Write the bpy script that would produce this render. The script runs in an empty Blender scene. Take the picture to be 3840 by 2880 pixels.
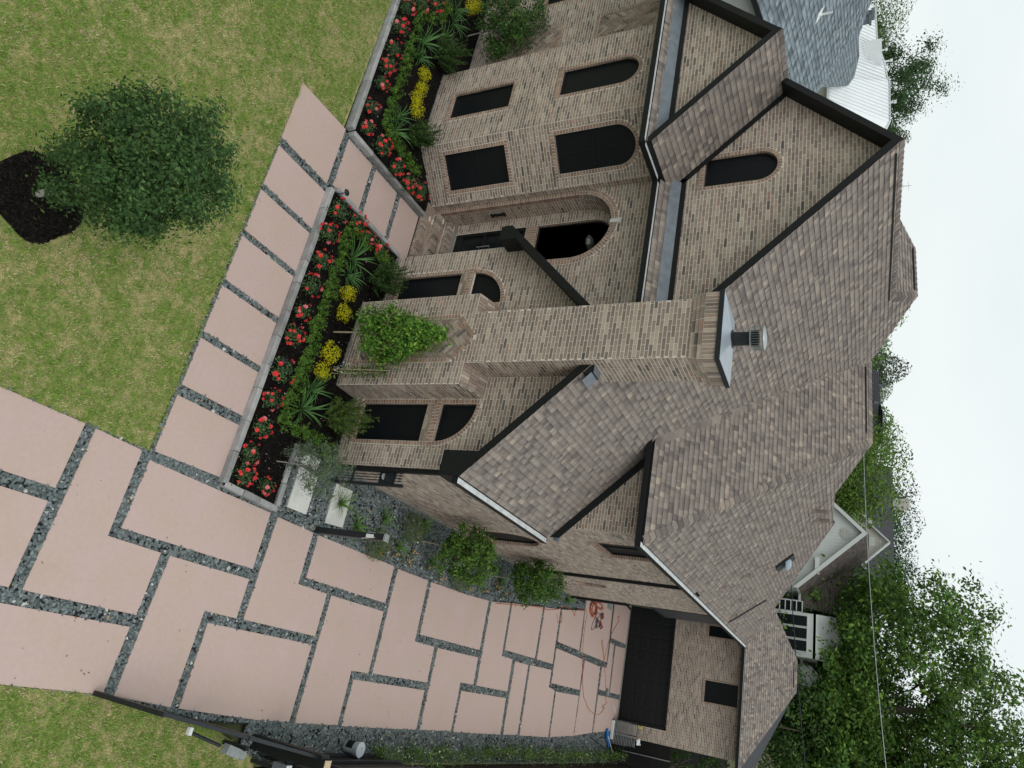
import bpy, math, random
import numpy as np
from mathutils import Vector, Matrix

SC = bpy.context.scene
COL = SC.collection
rng = np.random.default_rng(7)
random.seed(7)

# ------------------------------------------------------------------ camera, sky, sun, exposure
cam = bpy.data.cameras.new('camera')
cam.sensor_fit = 'HORIZONTAL'; cam.sensor_width = 36.0; cam.lens = 24.49
cam.clip_start = 0.1; cam.clip_end = 3000.0
camo = bpy.data.objects.new('camera', cam); COL.objects.link(camo)
CP, CR, CY = math.radians(26.78), math.radians(0.43), math.radians(25.91)
def _cam_axes():
    cp, sp, cr, sr, cy, sy = math.cos(CP), math.sin(CP), math.cos(CR), math.sin(CR), math.cos(CY), math.sin(CY)
    rz = np.array([[cy, -sy, 0], [sy, cy, 0], [0, 0, 1]])
    right = rz @ np.array([1, 0, 0.]); fwd = rz @ np.array([0, cp, -sp]); down = np.cross(fwd, right)
    return cr * right + sr * down, -sr * right + cr * down, fwd
_r, _d, _f = _cam_axes()          # the camera was held on its side: image right is up in the world
CAMH = 10.7
mx, my, mz = -_d, -_r, -_f
camo.matrix_world = Matrix(((mx[0], my[0], mz[0], 0), (mx[1], my[1], mz[1], 0), (mx[2], my[2], mz[2], CAMH), (0, 0, 0, 1)))
SC.camera = camo

SUN_EL, SUN_AZ = math.radians(62), math.radians(150)     # azimuth measured clockwise from +Y
world = bpy.data.worlds.new('World'); SC.world = world; world.use_nodes = True
nt = world.node_tree; nt.nodes.clear()
w_out = nt.nodes.new('ShaderNodeOutputWorld'); w_bg = nt.nodes.new('ShaderNodeBackground')
w_sky = nt.nodes.new('ShaderNodeTexSky'); w_sky.sky_type = 'NISHITA'; w_sky.sun_disc = False
w_sky.sun_elevation = SUN_EL; w_sky.sun_rotation = SUN_AZ; w_sky.air_density = 1.0; w_sky.dust_density = 3.0
w_tc = nt.nodes.new('ShaderNodeTexCoord'); w_map = nt.nodes.new('ShaderNodeMapping'); w_map.inputs['Scale'].default_value = (1.2, 1.2, 3.0)
w_n = nt.nodes.new('ShaderNodeTexNoise'); w_n.inputs['Scale'].default_value = 2.2; w_n.inputs['Detail'].default_value = 5; w_n.inputs['Roughness'].default_value = 0.5
w_cr = nt.nodes.new('ShaderNodeValToRGB')
w_cr.color_ramp.elements[0].position = 0.30; w_cr.color_ramp.elements[0].color = (7.45, 8.1, 8.15, 1)
w_cr.color_ramp.elements[1].position = 0.70; w_cr.color_ramp.elements[1].color = (8.15, 8.65, 8.65, 1)
w_mix = nt.nodes.new('ShaderNodeMixRGB'); w_mix.inputs['Fac'].default_value = 0.94   # the overcast deck over the blue
nt.links.new(w_tc.outputs['Generated'], w_map.inputs['Vector']); nt.links.new(w_map.outputs['Vector'], w_n.inputs['Vector'])
nt.links.new(w_n.outputs['Fac'], w_cr.inputs['Fac'])
nt.links.new(w_sky.outputs['Color'], w_mix.inputs['Color1']); nt.links.new(w_cr.outputs['Color'], w_mix.inputs['Color2'])
nt.links.new(w_mix.outputs['Color'], w_bg.inputs['Color']); w_bg.inputs['Strength'].default_value = 0.115
nt.links.new(w_bg.outputs['Background'], w_out.inputs['Surface'])

sun = bpy.data.lights.new('sun', 'SUN'); sun.energy = 0.85; sun.angle = math.radians(25); sun.color = (1.0, 0.96, 0.9)
suno = bpy.data.objects.new('sun', sun); COL.objects.link(suno)
_sd = Vector((math.sin(SUN_AZ) * math.cos(SUN_EL), math.cos(SUN_AZ) * math.cos(SUN_EL), math.sin(SUN_EL)))
suno.rotation_euler = _sd.to_track_quat('Z', 'Y').to_euler(); suno.location = (0, 0, 60)

SC.view_settings.view_transform = 'Standard'; SC.view_settings.look = 'None'
SC.view_settings.exposure = 0.0; SC.view_settings.gamma = 1.0; SC.view_settings.use_curve_mapping = False
SC.cycles.max_bounces = 6; SC.cycles.diffuse_bounces = 3; SC.cycles.glossy_bounces = 2; SC.cycles.transmission_bounces = 3
SC.cycles.transparent_max_bounces = 4

# ------------------------------------------------------------------ materials
def srgb(r, g, b):
    f = lambda c: (c / 255 / 12.92) if c / 255 <= 0.04045 else ((c / 255 + 0.055) / 1.055) ** 2.4
    return (f(r), f(g), f(b))
def mat(name, color=(.5, .5, .5), rough=.8, attr=False, noise=0.0, nscale=20.0, bump=0.0, bscale=60.0, metal=0.0, spec=0.3,
        color2=None, translucent=0.0, fine=0.0, detail=4):
    m = bpy.data.materials.new(name); m.use_nodes = True
    n = m.node_tree; b = n.nodes['Principled BSDF']
    b.inputs['Roughness'].default_value = rough; b.inputs['Metallic'].default_value = metal
    b.inputs['Specular IOR Level'].default_value = spec
    L = n.links.new
    if attr:
        a = n.nodes.new('ShaderNodeAttribute'); a.attribute_name = 'tint'; src = a.outputs['Color']
    else:
        a = n.nodes.new('ShaderNodeRGB'); a.outputs[0].default_value = (*color, 1); src = a.outputs[0]
    tc = n.nodes.new('ShaderNodeTexCoord')
    if color2 is not None:
        t = n.nodes.new('ShaderNodeTexNoise'); t.inputs['Scale'].default_value = nscale; t.inputs['Detail'].default_value = detail
        L(tc.outputs['Object'], t.inputs['Vector'])
        r = n.nodes.new('ShaderNodeValToRGB'); r.color_ramp.elements[0].position = .35; r.color_ramp.elements[1].position = .65
        L(t.outputs['Fac'], r.inputs['Fac'])
        x = n.nodes.new('ShaderNodeMixRGB'); L(r.outputs['Color'], x.inputs['Fac']); L(src, x.inputs['Color1']); x.inputs['Color2'].default_value = (*color2, 1)
        src = x.outputs['Color']
    for amt, scl in ((noise, nscale), (fine, nscale * 9.0)):
        if amt > 0:
            t = n.nodes.new('ShaderNodeTexNoise'); t.inputs['Scale'].default_value = scl; t.inputs['Detail'].default_value = detail
            L(tc.outputs['Object'], t.inputs['Vector'])
            r = n.nodes.new('ShaderNodeMapRange'); r.inputs['From Min'].default_value = .25; r.inputs['From Max'].default_value = .75
            r.inputs['To Min'].default_value = 1 - amt; r.inputs['To Max'].default_value = 1 + amt
            L(t.outputs['Fac'], r.inputs['Value'])
            x = n.nodes.new('ShaderNodeVectorMath'); x.operation = 'SCALE'; L(src, x.inputs[0]); L(r.outputs['Result'], x.inputs['Scale'])
            src = x.outputs['Vector']
    L(src, b.inputs['Base Color'])
    if bump > 0:
        t = n.nodes.new('ShaderNodeTexNoise'); t.inputs['Scale'].default_value = bscale; t.inputs['Detail'].default_value = 3
        L(tc.outputs['Object'], t.inputs['Vector'])
        bp = n.nodes.new('ShaderNodeBump'); bp.inputs['Strength'].default_value = bump; bp.inputs['Distance'].default_value = .01
        L(t.outputs['Fac'], bp.inputs['Height']); L(bp.outputs['Normal'], b.inputs['Normal'])
    if translucent > 0:
        tr = n.nodes.new('ShaderNodeBsdfTranslucent'); L(src, tr.inputs['Color'])
        ms = n.nodes.new('ShaderNodeMixShader'); ms.inputs['Fac'].default_value = translucent
        L(b.outputs['BSDF'], ms.inputs[1]); L(tr.outputs['BSDF'], ms.inputs[2])
        L(ms.outputs['Shader'], n.nodes['Material Output'].inputs['Surface'])
    return m
M = {}
M['brick'] = mat('brick', attr=True, rough=.92, noise=.16, nscale=9, fine=.14, spec=.15)
M['mortar'] = mat('mortar', (.66, .605, .53), .95, noise=.08, nscale=14, spec=.1)
M['shingle'] = mat('shingle', attr=True, rough=.95, noise=.05, nscale=5, fine=.10, spec=.12)
M['black_trim'] = mat('black_trim', (.010, .0115, .012), .55, noise=.15, nscale=6, spec=.25)
M['black_metal'] = mat('black_metal', (.016, .019, .022), .45, noise=.25, nscale=12, spec=.35)
M['screen'] = mat('screen', (.0065, .0085, .0105), .42, noise=.1, nscale=3, spec=.22)
M['glass'] = mat('glass', (.012, .016, .018), .12, spec=.5)
M['flashing'] = mat('flashing', (.17, .195, .22), .5, noise=.2, nscale=5, metal=.3)
M['gutter_liner'] = mat('gutter_liner', (.55, .57, .57), .55, noise=.25, nscale=7)
M['foundation'] = mat('foundation', (.24, .23, .21), .9, noise=.2, nscale=6, fine=.1)
M['slab'] = mat('slab', (.515, .390, .335), .75, noise=.09, nscale=1.3, fine=.035, color2=(.475, .358, .330), spec=.2, bump=.02, bscale=90)
M['white_stone'] = mat('white_stone', (.60, .60, .56), .85, noise=.08, nscale=6, fine=.04)
M['curb'] = mat('curb', attr=True, rough=.9, noise=.22, nscale=5, fine=.12, bump=.1, bscale=50)
M['gravel_base'] = mat('gravel_base', (.030, .036, .036), .95, noise=.4, nscale=30, bump=.4, bscale=40)
M['stone'] = mat('stone', attr=True, rough=.85, noise=.2, nscale=40)
M['soil'] = mat('soil', (.0085, .0075, .0065), .95, noise=.45, nscale=10, fine=.3, bump=.6, bscale=30, spec=.1)
M['mulch'] = mat('mulch', attr=True, rough=.95, spec=.1)
M['lawn'] = mat('lawn', (.17, .235, .055), .95, noise=.25, nscale=7, color2=(.32, .275, .13), fine=.3, spec=.1)
M['ground'] = mat('ground', (.07, .085, .035), .95, noise=.3, nscale=.3, color2=(.11, .10, .06), spec=.1)
M['blade'] = mat('blade', attr=True, rough=.8, spec=.15, translucent=.25)
M['leaf'] = mat('leaf', attr=True, rough=.6, spec=.2, translucent=.3)
M['petal'] = mat('petal', attr=True, rough=.6, spec=.2, translucent=.2)
M['bark'] = mat('bark', (.13, .105, .08), .95, noise=.3, nscale=8, bump=.5, bscale=25)
M['pale_bark'] = mat('pale_bark', (.34, .32, .28), .9, noise=.15, nscale=10)
M['grey_shingle'] = mat('grey_shingle', attr=True, rough=.9, noise=.06, nscale=2, spec=.2)
M['white_paint'] = mat('white_paint', (.62, .64, .62), .7, noise=.04, nscale=2)
M['white_siding'] = mat('white_siding', (.60, .62, .60), .75, noise=.04, nscale=2)
M['white_metal'] = mat('white_metal', (.80, .82, .83), .5, noise=.03, nscale=2)
M['stucco'] = mat('stucco', (.55, .52, .47), .9, noise=.07, nscale=3)
M['old_roof'] = mat('old_roof', attr=True, rough=.95, noise=.12, nscale=1.5, fine=.1)
M['dark_roof'] = mat('dark_roof', (.055, .056, .062), .9, noise=.12, nscale=2)
M['fence_wood'] = mat('fence_wood', attr=True, rough=.9, noise=.3, nscale=6)
M['orange'] = mat('orange', (.42, .12, .06), .6)
M['bucket'] = mat('bucket', (.36, .40, .43), .5, noise=.06, nscale=6)
M['bucket_lid'] = mat('bucket_lid', (.62, .68, .72), .45)
M['white_plastic'] = mat('white_plastic', (.72, .74, .74), .5)
M['blue'] = mat('blue', (.02, .17, .48), .5)
M['grey_paint'] = mat('grey_paint', (.24, .26, .26), .7, noise=.2, nscale=8)
M['tan_wood'] = mat('tan_wood', (.50, .38, .25), .8, noise=.2, nscale=15)
M['stake'] = mat('stake', (.36, .31, .20), .85, noise=.2, nscale=20)
M['steel'] = mat('steel', (.42, .44, .45), .35, metal=.8)
M['red'] = mat('red', (.25, .03, .03), .6)
M['crystal'] = mat('crystal', (.05, .06, .05), .25, spec=.6)
M['yellow_metal'] = mat('yellow_metal', (.55, .45, .10), .5)

# ------------------------------------------------------------------ mesh helpers
def mesh_np(name, V, F, tint=None, mats=None):
    """mesh from numpy vertices and equally sided faces, tint = one colour per face"""
    V = np.asarray(V, dtype=np.float32); F = np.asarray(F, dtype=np.int32)
    me = bpy.data.meshes.new(name)
    k = F.shape[1]; m = len(F)
    me.vertices.add(len(V)); me.vertices.foreach_set('co', V.ravel())
    me.loops.add(m * k); me.loops.foreach_set('vertex_index', F.ravel())
    me.polygons.add(m); me.polygons.foreach_set('loop_start', np.arange(0, m * k, k, dtype=np.int32))
    if tint is not None:
        a = me.attributes.new('tint', 'FLOAT_COLOR', 'FACE')
        c = np.ones((m, 4), dtype=np.float32); c[:, :3] = np.asarray(tint, dtype=np.float32)
        a.data.foreach_set('color', c.ravel())
    me.update(calc_edges=True); me.shade_flat()
    return me
def link(name, me, material, parent=None, loc=None):
    o = bpy.data.objects.new(name, me); COL.objects.link(o)
    if material is not None and len(me.materials) == 0: me.materials.append(material)
    if parent is not None: o.parent = parent
    if loc is not None: o.location = loc
    return o
def tag(o, label=None, cat=None, group=None, kind=None):
    if label: o['label'] = label
    if cat: o['category'] = cat
    if group: o['group'] = group
    if kind: o['kind'] = kind
    return o
def thing(name, label, cat, loc=(0, 0, 0), group=None):
    o = bpy.data.objects.new(name, None); COL.objects.link(o); o.location = loc; o.empty_display_size = .2
    return tag(o, label, cat, group)

class MB:
    """collects polygons of any size, kept in the local space of a thing standing at org"""
    def __init__(s, org=(0, 0, 0)): s.v = []; s.f = []; s.t = []; s.o = np.array(org, float)
    def poly(s, pts, tint=(1, 1, 1)):
        i = len(s.v); s.v += [tuple(np.array(p, float) - s.o) for p in pts]; s.f.append(list(range(i, i + len(pts)))); s.t.append(tint)
    def box(s, a, b, tint=(1, 1, 1)):
        x0, y0, z0 = a; x1, y1, z1 = b
        P = [(x0, y0, z0), (x1, y0, z0), (x1, y1, z0), (x0, y1, z0), (x0, y0, z1), (x1, y0, z1), (x1, y1, z1), (x0, y1, z1)]
        for q in ((0, 3, 2, 1), (4, 5, 6, 7), (0, 1, 5, 4), (1, 2, 6, 5), (2, 3, 7, 6), (3, 0, 4, 7)): s.poly([P[j] for j in q], tint)
    def obox(s, c, U, V, W, tint=(1, 1, 1)):
        c, U, V, W = map(lambda q: np.array(q, float), (c, U, V, W))
        P = [c - U - V - W, c + U - V - W, c + U + V - W, c - U + V - W, c - U - V + W, c + U - V + W, c + U + V + W, c - U + V + W]
        for q in ((0, 3, 2, 1), (4, 5, 6, 7), (0, 1, 5, 4), (1, 2, 6, 5), (2, 3, 7, 6), (3, 0, 4, 7)): s.poly([P[j] for j in q], tint)
    def bar(s, a, b, w, h=None, tint=(1, 1, 1), up=(0, 0, 1)):
        a, b = np.array(a, float), np.array(b, float); h = h or w
        d = b - a; L = np.linalg.norm(d); d /= L
        u = np.cross(d, up); 
        if np.linalg.norm(u) < 1e-4: u = np.cross(d, (1, 0, 0))
        u /= np.linalg.norm(u); v = np.cross(u, d)
        s.obox((a + b) / 2, d * L / 2, u * w / 2, v * h / 2, tint)
    def tube(s, pts, r, n=8, tint=(1, 1, 1), caps=True):
        pts = [np.array(p, float) for p in pts]; R = r if hasattr(r, '__len__') else [r] * len(pts)
        rings = []; u = None
        for i, p in enumerate(pts):
            d = pts[min(i + 1, len(pts) - 1)] - pts[max(i - 1, 0)]; d = d / (np.linalg.norm(d) + 1e-9)
            if u is None:
                u = np.cross(d, (0, 0, 1)); 
                if np.linalg.norm(u) < 1e-3: u = np.cross(d, (1, 0, 0))
            u = u - d * np.dot(u, d); u /= np.linalg.norm(u); v = np.cross(d, u)
            rings.append([p + R[i] * (math.cos(2 * math.pi * k / n) * u + math.sin(2 * math.pi * k / n) * v) for k in range(n)])
        for i in range(len(pts) - 1):
            for k in range(n): s.poly([rings[i][k], rings[i][(k + 1) % n], rings[i + 1][(k + 1) % n], rings[i + 1][k]], tint)
        if caps: s.poly(rings[0][::-1], tint); s.poly(rings[-1], tint)
    def lathe(s, c, prof, n=20, tint=(1, 1, 1)):
        c = np.array(c, float)
        R = [[c + np.array((r * math.cos(2 * math.pi * k / n), r * math.sin(2 * math.pi * k / n), z)) for k in range(n)] for r, z in prof]
        for i in range(len(prof) - 1):
            for k in range(n): s.poly([R[i][k], R[i][(k + 1) % n], R[i + 1][(k + 1) % n], R[i + 1][k]], tint)
        s.poly(R[0][::-1], tint); s.poly(R[-1], tint)
    def prism(s, top, dvec, tint=(1, 1, 1)):
        top = [np.array(p, float) for p in top]; bot = [p + np.array(dvec, float) for p in top]
        s.poly(top, tint); s.poly(bot[::-1], tint)
        for i in range(len(top)):
            j = (i + 1) % len(top); s.poly([top[i], bot[i], bot[j], top[j]], tint)
    def mesh(s, name):
        me = bpy.data.meshes.new(name); me.from_pydata([tuple(map(float, v)) for v in s.v], [], s.f)
        a = me.attributes.new('tint', 'FLOAT_COLOR', 'FACE')
        c = np.ones((len(s.f), 4), dtype=np.float32); c[:, :3] = np.array(s.t, dtype=np.float32); a.data.foreach_set('color', c.ravel())
        me.update(); return me
    def build(s, name, material, parent=None, loc=None):
        return link(name, s.mesh(name), material, parent, loc)

def boxes_np(C, U, V, W, open_back=True):
    """vectorised boxes: centre and half axes; the face at -W is left off"""
    n = len(C)
    sg = np.array([(-1, -1, -1), (1, -1, -1), (1, 1, -1), (-1, 1, -1), (-1, -1, 1), (1, -1, 1), (1, 1, 1), (-1, 1, 1)], float)
    P = C[:, None, :] + sg[None, :, 0:1] * U[:, None, :] + sg[None, :, 1:2] * V[:, None, :] + sg[None, :, 2:3] * W[:, None, :]
    q = [(4, 5, 6, 7), (0, 1, 5, 4), (1, 2, 6, 5), (2, 3, 7, 6), (3, 0, 4, 7)]
    if not open_back: q.append((0, 3, 2, 1))
    F = (np.array(q)[None] + 8 * np.arange(n)[:, None, None]).reshape(-1, 4)
    return P.reshape(-1, 3), F, len(q)

def vnoise(x, y, s, seed=0):
    """smooth value noise in plan, 0..1"""
    x = np.asarray(x) / s; y = np.asarray(y) / s
    xi, yi = np.floor(x).astype(np.int64), np.floor(y).astype(np.int64); fx, fy = x - xi, y - yi
    fx, fy = fx * fx * (3 - 2 * fx), fy * fy * (3 - 2 * fy)
    def h(a, b):
        t = np.sin(a * 127.1 + b * 311.7 + seed * 74.7) * 43758.5453
        return t - np.floor(t)
    return (h(xi, yi) * (1 - fx) + h(xi + 1, yi) * fx) * (1 - fy) + (h(xi, yi + 1) * (1 - fx) + h(xi + 1, yi + 1) * fx) * fy

def cam_dist(P): return np.linalg.norm(np.asarray(P) - np.array([0, 0, CAMH]), axis=-1)
def inpoly(x, y, poly):
    x = np.asarray(x); y = np.asarray(y); r = np.zeros(x.shape, bool); n = len(poly); j = n - 1
    for i in range(n):
        xi, yi = poly[i]; xj, yj = poly[j]
        if yi != yj: r ^= ((yi > y) != (yj > y)) & (x < (xj - xi) * (y - yi) / (yj - yi) + xi)
        j = i
    return r

# ================================================================== GROUND, DRIVEWAY, BEDS
def sheet(name, pts, z, material, kind='structure'):
    b = MB(); b.poly([(x, y, z) for x, y in pts]); o = b.build(name, M[material]); return tag(o, kind=kind)
sheet('ground', [(-900, -300), (900, -300), (900, 1500), (-900, 1500)], -.14, 'ground')
LAWN_A = [(-30, .5), (-2.40, .5), (-2.40, 7.38), (-10.80, 7.38), (-10.90, 8.80), (-30, 8.80)]
LAWN_B = [(1.28, .5), (6.5, .5), (6.5, 12.6), (2.45, 12.6), (2.05, 11.6), (1.66, 10.6), (1.36, 8.3)]
sheet('lawn', LAWN_A, -.02, 'lawn'); sheet('side_lawn', LAWN_B, -.02, 'lawn')
drive = sheet('driveway', [(-2.40, .5), (1.60, .5), (1.66, 11.6), (2.3, 11.6), (2.3, 36.2), (-6, 36.2), (-6, 27.4), (-3.74, 27.4), (-3.74, 10.42), (-2.40, 10.42)], -.05, 'gravel_base')
walk = sheet('front_walk', [(-2.28, 7.40), (-2.28, 8.95), (-9.30, 8.95), (-9.30, 12.3), (-10.96, 12.3), (-10.84, 7.38)], -.05, 'gravel_base')
SLABS = [
 [(-2.40, 1.2), (-2.39, 6.20), (-1.35, 6.20), (-1.34, 1.2)], [(-1.15, 1.2), (-1.15, 6.18), (.10, 6.19), (.10, 1.2)],
 [(-2.39, 6.38), (-2.36, 7.26), (-.91, 7.28), (-.90, 8.34), (.13, 8.33), (.10, 6.38)],
 [(-2.26, 7.46), (-2.22, 10.44), (-1.09, 10.46), (-1.09, 7.46)], [(.30, 1.2), (.32, 8.30), (1.35, 8.28), (1.28, 1.2)],
 [(-.90, 8.53), (-.90, 10.45), (-.16, 10.46), (-.17, 9.66), (1.46, 9.65), (1.36, 8.48)],
 [(.02, 9.83), (.02, 12.80), (1.57, 12.79), (1.57, 11.80), (1.47, 9.85)],
 [(-2.20, 10.66), (-2.18, 11.80), (-1.07, 11.82), (-1.06, 12.81), (-.15, 12.82), (-.16, 10.64)],
 [(-2.17, 11.99), (-2.17, 15.04), (-1.25, 15.06), (-1.24, 12.01)],
 [(-1.06, 12.97), (-1.06, 15.08), (.39, 15.10), (.40, 14.42), (1.57, 14.42), (1.58, 12.96)],
 [(-2.15, 15.23), (-2.17, 16.75), (-.56, 16.80), (-.56, 17.85), (.37, 17.88), (.38, 15.26)],
 [(-2.16, 16.93), (-2.22, 19.1), (-2.30, 20.52), (-.80, 20.55), (-.77, 16.97)], [(.57, 14.58), (.56, 17.84), (1.55, 17.86), (1.58, 14.58)],
 [(-.56, 18.05), (-.59, 20.55), (.20, 20.60), (.20, 19.76), (1.53, 19.78), (1.55, 18.03)],
 [(-2.30, 20.70), (-2.51, 22.10), (-.81, 22.18), (-.81, 23.05), (.21, 23.10), (.21, 20.80)], [(.42, 19.92), (.41, 23.10), (1.53, 23.15), (1.54, 19.93)],
 [(-2.53, 22.26), (-2.86, 24.91), (-1.04, 24.93), (-1.02, 22.33)], [(-2.88, 25.08), (-3.07, 26.63), (-1.04, 26.70), (-1.04, 25.13)],
 [(-3.09, 26.80), (-3.47, 29.33), (-1.86, 29.41), (-1.88, 26.90)], [(-3.74, 29.45), (-4.75, 29.45), (-4.75, 33.1), (-1.80, 33.25), (-1.83, 29.60)],
 [(-4.75, 33.43), (-4.80, 35.93), (-2.93, 35.93), (-2.92, 33.50)], [(-.77, 23.30), (-.78, 24.45), (1.50, 24.53), (1.53, 23.36)],
 [(-.79, 24.63), (-.83, 26.68), (-.22, 26.70), (-.15, 27.34), (1.50, 27.42), (1.51, 24.74)], [(-1.64, 26.88), (-1.58, 30.05), (-.37, 30.15), (-.37, 26.90)],
 [(-1.57, 30.30), (-1.53, 32.42), (1.20, 32.50), (1.37, 30.25)], [(-.12, 27.52), (-.15, 30.14), (1.38, 30.18), (1.49, 27.58)],
 [(-2.72, 33.46), (-2.66, 34.05), (-.60, 34.18), (-.58, 32.72), (-1.54, 32.74), (-1.56, 33.4)], [(-2.68, 34.33), (-2.74, 35.93), (-.59, 35.93), (-.58, 34.35)],
 [(-.36, 32.70), (-.38, 35.93), (.56, 35.93), (1.05, 35.0), (1.18, 32.64)],
]
WALK = [[(-2.42, 7.47), (-3.47, 7.47), (-3.51, 8.94), (-2.46, 8.96)]]
_x = [-3.61, -4.68, -5.80, -6.93, -8.05, -9.18]
for k in range(5):
    a, b = _x[k] - .06, _x[k + 1] + .07
    WALK.append([(a, 7.47 - .01 * k), (b, 7.46 - .01 * k), (b - .03, 8.93), (a - .03, 8.94)])
WALK += [[(-9.31, 7.40), (-10.82, 7.37), (-10.92, 8.86), (-9.34, 8.89)], [(-9.45, 9.06), (-10.80, 9.04), (-10.84, 9.98), (-9.46, 10.02)],
         [(-9.46, 10.18), (-10.85, 10.14), (-10.88, 11.08), (-9.47, 11.13)], [(-9.47, 11.28), (-10.90, 11.24), (-10.93, 12.12), (-9.40, 12.14)]]
def slab_mesh(poly, name='slab'):
    b = MB(); g = .012; c = np.mean(poly, axis=0)
    ins = [tuple(np.array(p) + (c - np.array(p)) / np.linalg.norm(c - np.array(p)) * g) for p in poly]
    j = rng.uniform(-.002, .004)
    b.poly([(x, y, j) for x, y in ins])
    for i in range(len(poly)):
        k = (i + 1) % len(poly)
        b.poly([(*ins[i], j), (*poly[i], j - .009), (*poly[k], j - .009), (*ins[k], j)])
        b.poly([(*poly[i], j - .009), (*poly[i], -.1), (*poly[k], -.1), (*poly[k], j - .009)])
    me = b.mesh(name)
    # every polygon has to look up
    return me
def ccw(p):
    a = sum(p[i][0] * p[(i + 1) % len(p)][1] - p[(i + 1) % len(p)][0] * p[i][1] for i in range(len(p)))
    return p if a > 0 else p[::-1]
for p in SLABS: link('slab', slab_mesh(ccw(p)), M['slab'], drive)
for p in WALK: link('slab', slab_mesh(ccw(p)), M['slab'], walk)
b = MB(); b.box((-4.85, 35.94, -.1), (.62, 36.25, .012)); b.build('garage_apron', M['foundation'], drive)

# soil beds behind the stone borders
BED_R = [(-2.32, 8.97), (-2.32, 10.36), (-3.72, 10.40), (-3.72, 11.75), (-9.30, 11.75), (-9.30, 8.97)]
BED_L = [(-10.98, 8.97), (-10.98, 12.3), (-11.5, 12.4), (-12.6, 11.3), (-15.3, 11.3), (-15.3, 12.4), (-24, 12.4), (-24, 8.9)]
def bed(name, poly):
    b = MB(); xs = [p[0] for p in poly]; ys = [p[1] for p in poly]; s = .12
    nx, ny = int((max(xs) - min(xs)) / s) + 1, int((max(ys) - min(ys)) / s) + 1
    X, Y = np.meshgrid(min(xs) + s * np.arange(nx + 1), min(ys) + s * np.arange(ny + 1), indexing='ij')
    Z = .05 + .05 * vnoise(X, Y, .9, 3) + .03 * vnoise(X, Y, .25, 5)
    C = inpoly(X[:-1, :-1] + s / 2, Y[:-1, :-1] + s / 2, poly)
    idx = np.arange((nx + 1) * (ny + 1)).reshape(nx + 1, ny + 1)
    F = np.stack([idx[:-1, :-1], idx[1:, :-1], idx[1:, 1:], idx[:-1, 1:]], -1)[C]
    me = mesh_np(name, np.stack([X, Y, Z], -1).reshape(-1, 3), F)
    me.shade_smooth()
    return tag(link(name, me, M['soil']), kind='structure')
bed('garden_bed', BED_R); bed('garden_bed', BED_L)

def chips(name, poly, n, cols, smin, smax, z, seed=1, extra=None):
    """flat wood chips or lumps scattered over a bed"""
    r = np.random.default_rng(seed); xs = [p[0] for p in poly]; ys = [p[1] for p in poly]
    x = r.uniform(min(xs), max(xs), n * 2); y = r.uniform(min(ys), max(ys), n * 2); k = inpoly(x, y, poly)
    x, y = x[k][:n], y[k][:n]; n = len(x)
    a = r.uniform(0, 6.28, n); L = r.uniform(smin, smax, n); w = L * r.uniform(.25, .5, n); t = r.normal(0, .35, (n, 2))
    U = np.stack([np.cos(a), np.sin(a), t[:, 0]], -1) * L[:, None]; V = np.stack([-np.sin(a), np.cos(a), t[:, 1]], -1) * w[:, None]
    zz = z + .05 * vnoise(x, y, .9, 3) + .03 * vnoise(x, y, .25, 5) + r.uniform(.0, .02, n)
    P = np.stack([x, y, zz], -1)
    Q = np.stack([P - U - V, P + U - V, P + U + V, P - U + V], 1).reshape(-1, 3); F = np.arange(n * 4).reshape(n, 4)
    c = np.array(cols)[r.integers(0, len(cols), n)] * r.uniform(.6, 1.4, (n, 1))
    o = link(name, mesh_np(name, Q, F, c), M['mulch']); return tag(o, kind='stuff')
_mc = [(.010, .009, .008), (.006, .0055, .005), (.014, .012, .010), (.008, .007, .0065)]
chips('mulch', BED_R, 9000, _mc + [(.02, .016, .012)], .012, .04, .055, 2); chips('mulch', BED_L, 7000, _mc, .012, .04, .055, 3)
chips('fallen_petals', BED_R, 170, [(.5, .46, .42), (.35, .30, .27), (.55, .30, .30)], .008, .018, .08, 12)
chips('fallen_petals', BED_L, 110, [(.5, .46, .42), (.35, .30, .27)], .008, .018, .08, 13)

# stone borders: cut blocks butted end to end
def border(label, pts, n_each, w=.115, h=.155, z0=-.06):
    t = thing('stone_border', label, 'border', (*pts[0], 0))
    for (p, q), n in zip(zip(pts[:-1], pts[1:]), n_each):
        p, q = np.array(p), np.array(q); d = (q - p) / np.linalg.norm(q - p); L = np.linalg.norm(q - p); nn = np.array([-d[1], d[0]])
        cuts = np.linspace(0, L, n + 1); cuts[1:-1] += rng.uniform(-.08, .08, n - 1)
        for i in range(n):
            a, e = cuts[i] + .004, cuts[i + 1] - .004; c = p + d * (a + e) / 2; b = MB((*pts[0], 0))
            col = np.array((.30, .30, .295)) * rng.uniform(.72, 1.28); hh = h + rng.uniform(-.008, .01); s = .012; ww = w / 2 + rng.uniform(-.004, .004)
            off = rng.uniform(-.006, .006)
            T = [(a + s, -ww + s), (e - s, -ww + s), (e - s, ww - s), (a + s, ww - s)]; B = [(a, -ww), (e, -ww), (e, ww), (a, ww)]
            f = lambda u, v, z: (*(p + d * u + nn * (v + off)), z)
            b.poly([f(u, v, hh) for u, v in T], col)
            for k in range(4):
                l = (k + 1) % 4
                b.poly([f(*B[k], hh - s), f(*B[l], hh - s), f(*T[l], hh), f(*T[k], hh)], col)
                b.poly([f(*B[k], z0), f(*B[l], z0), f(*B[l], hh - s), f(*B[k], hh - s)], col)
            b.build('block', M['curb'], t)
    return t
border('grey stone border along the walk in front of the right flower bed', [(-9.27, 8.99), (-2.37, 8.99), (-2.30, 10.42)], [11, 3])
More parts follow.
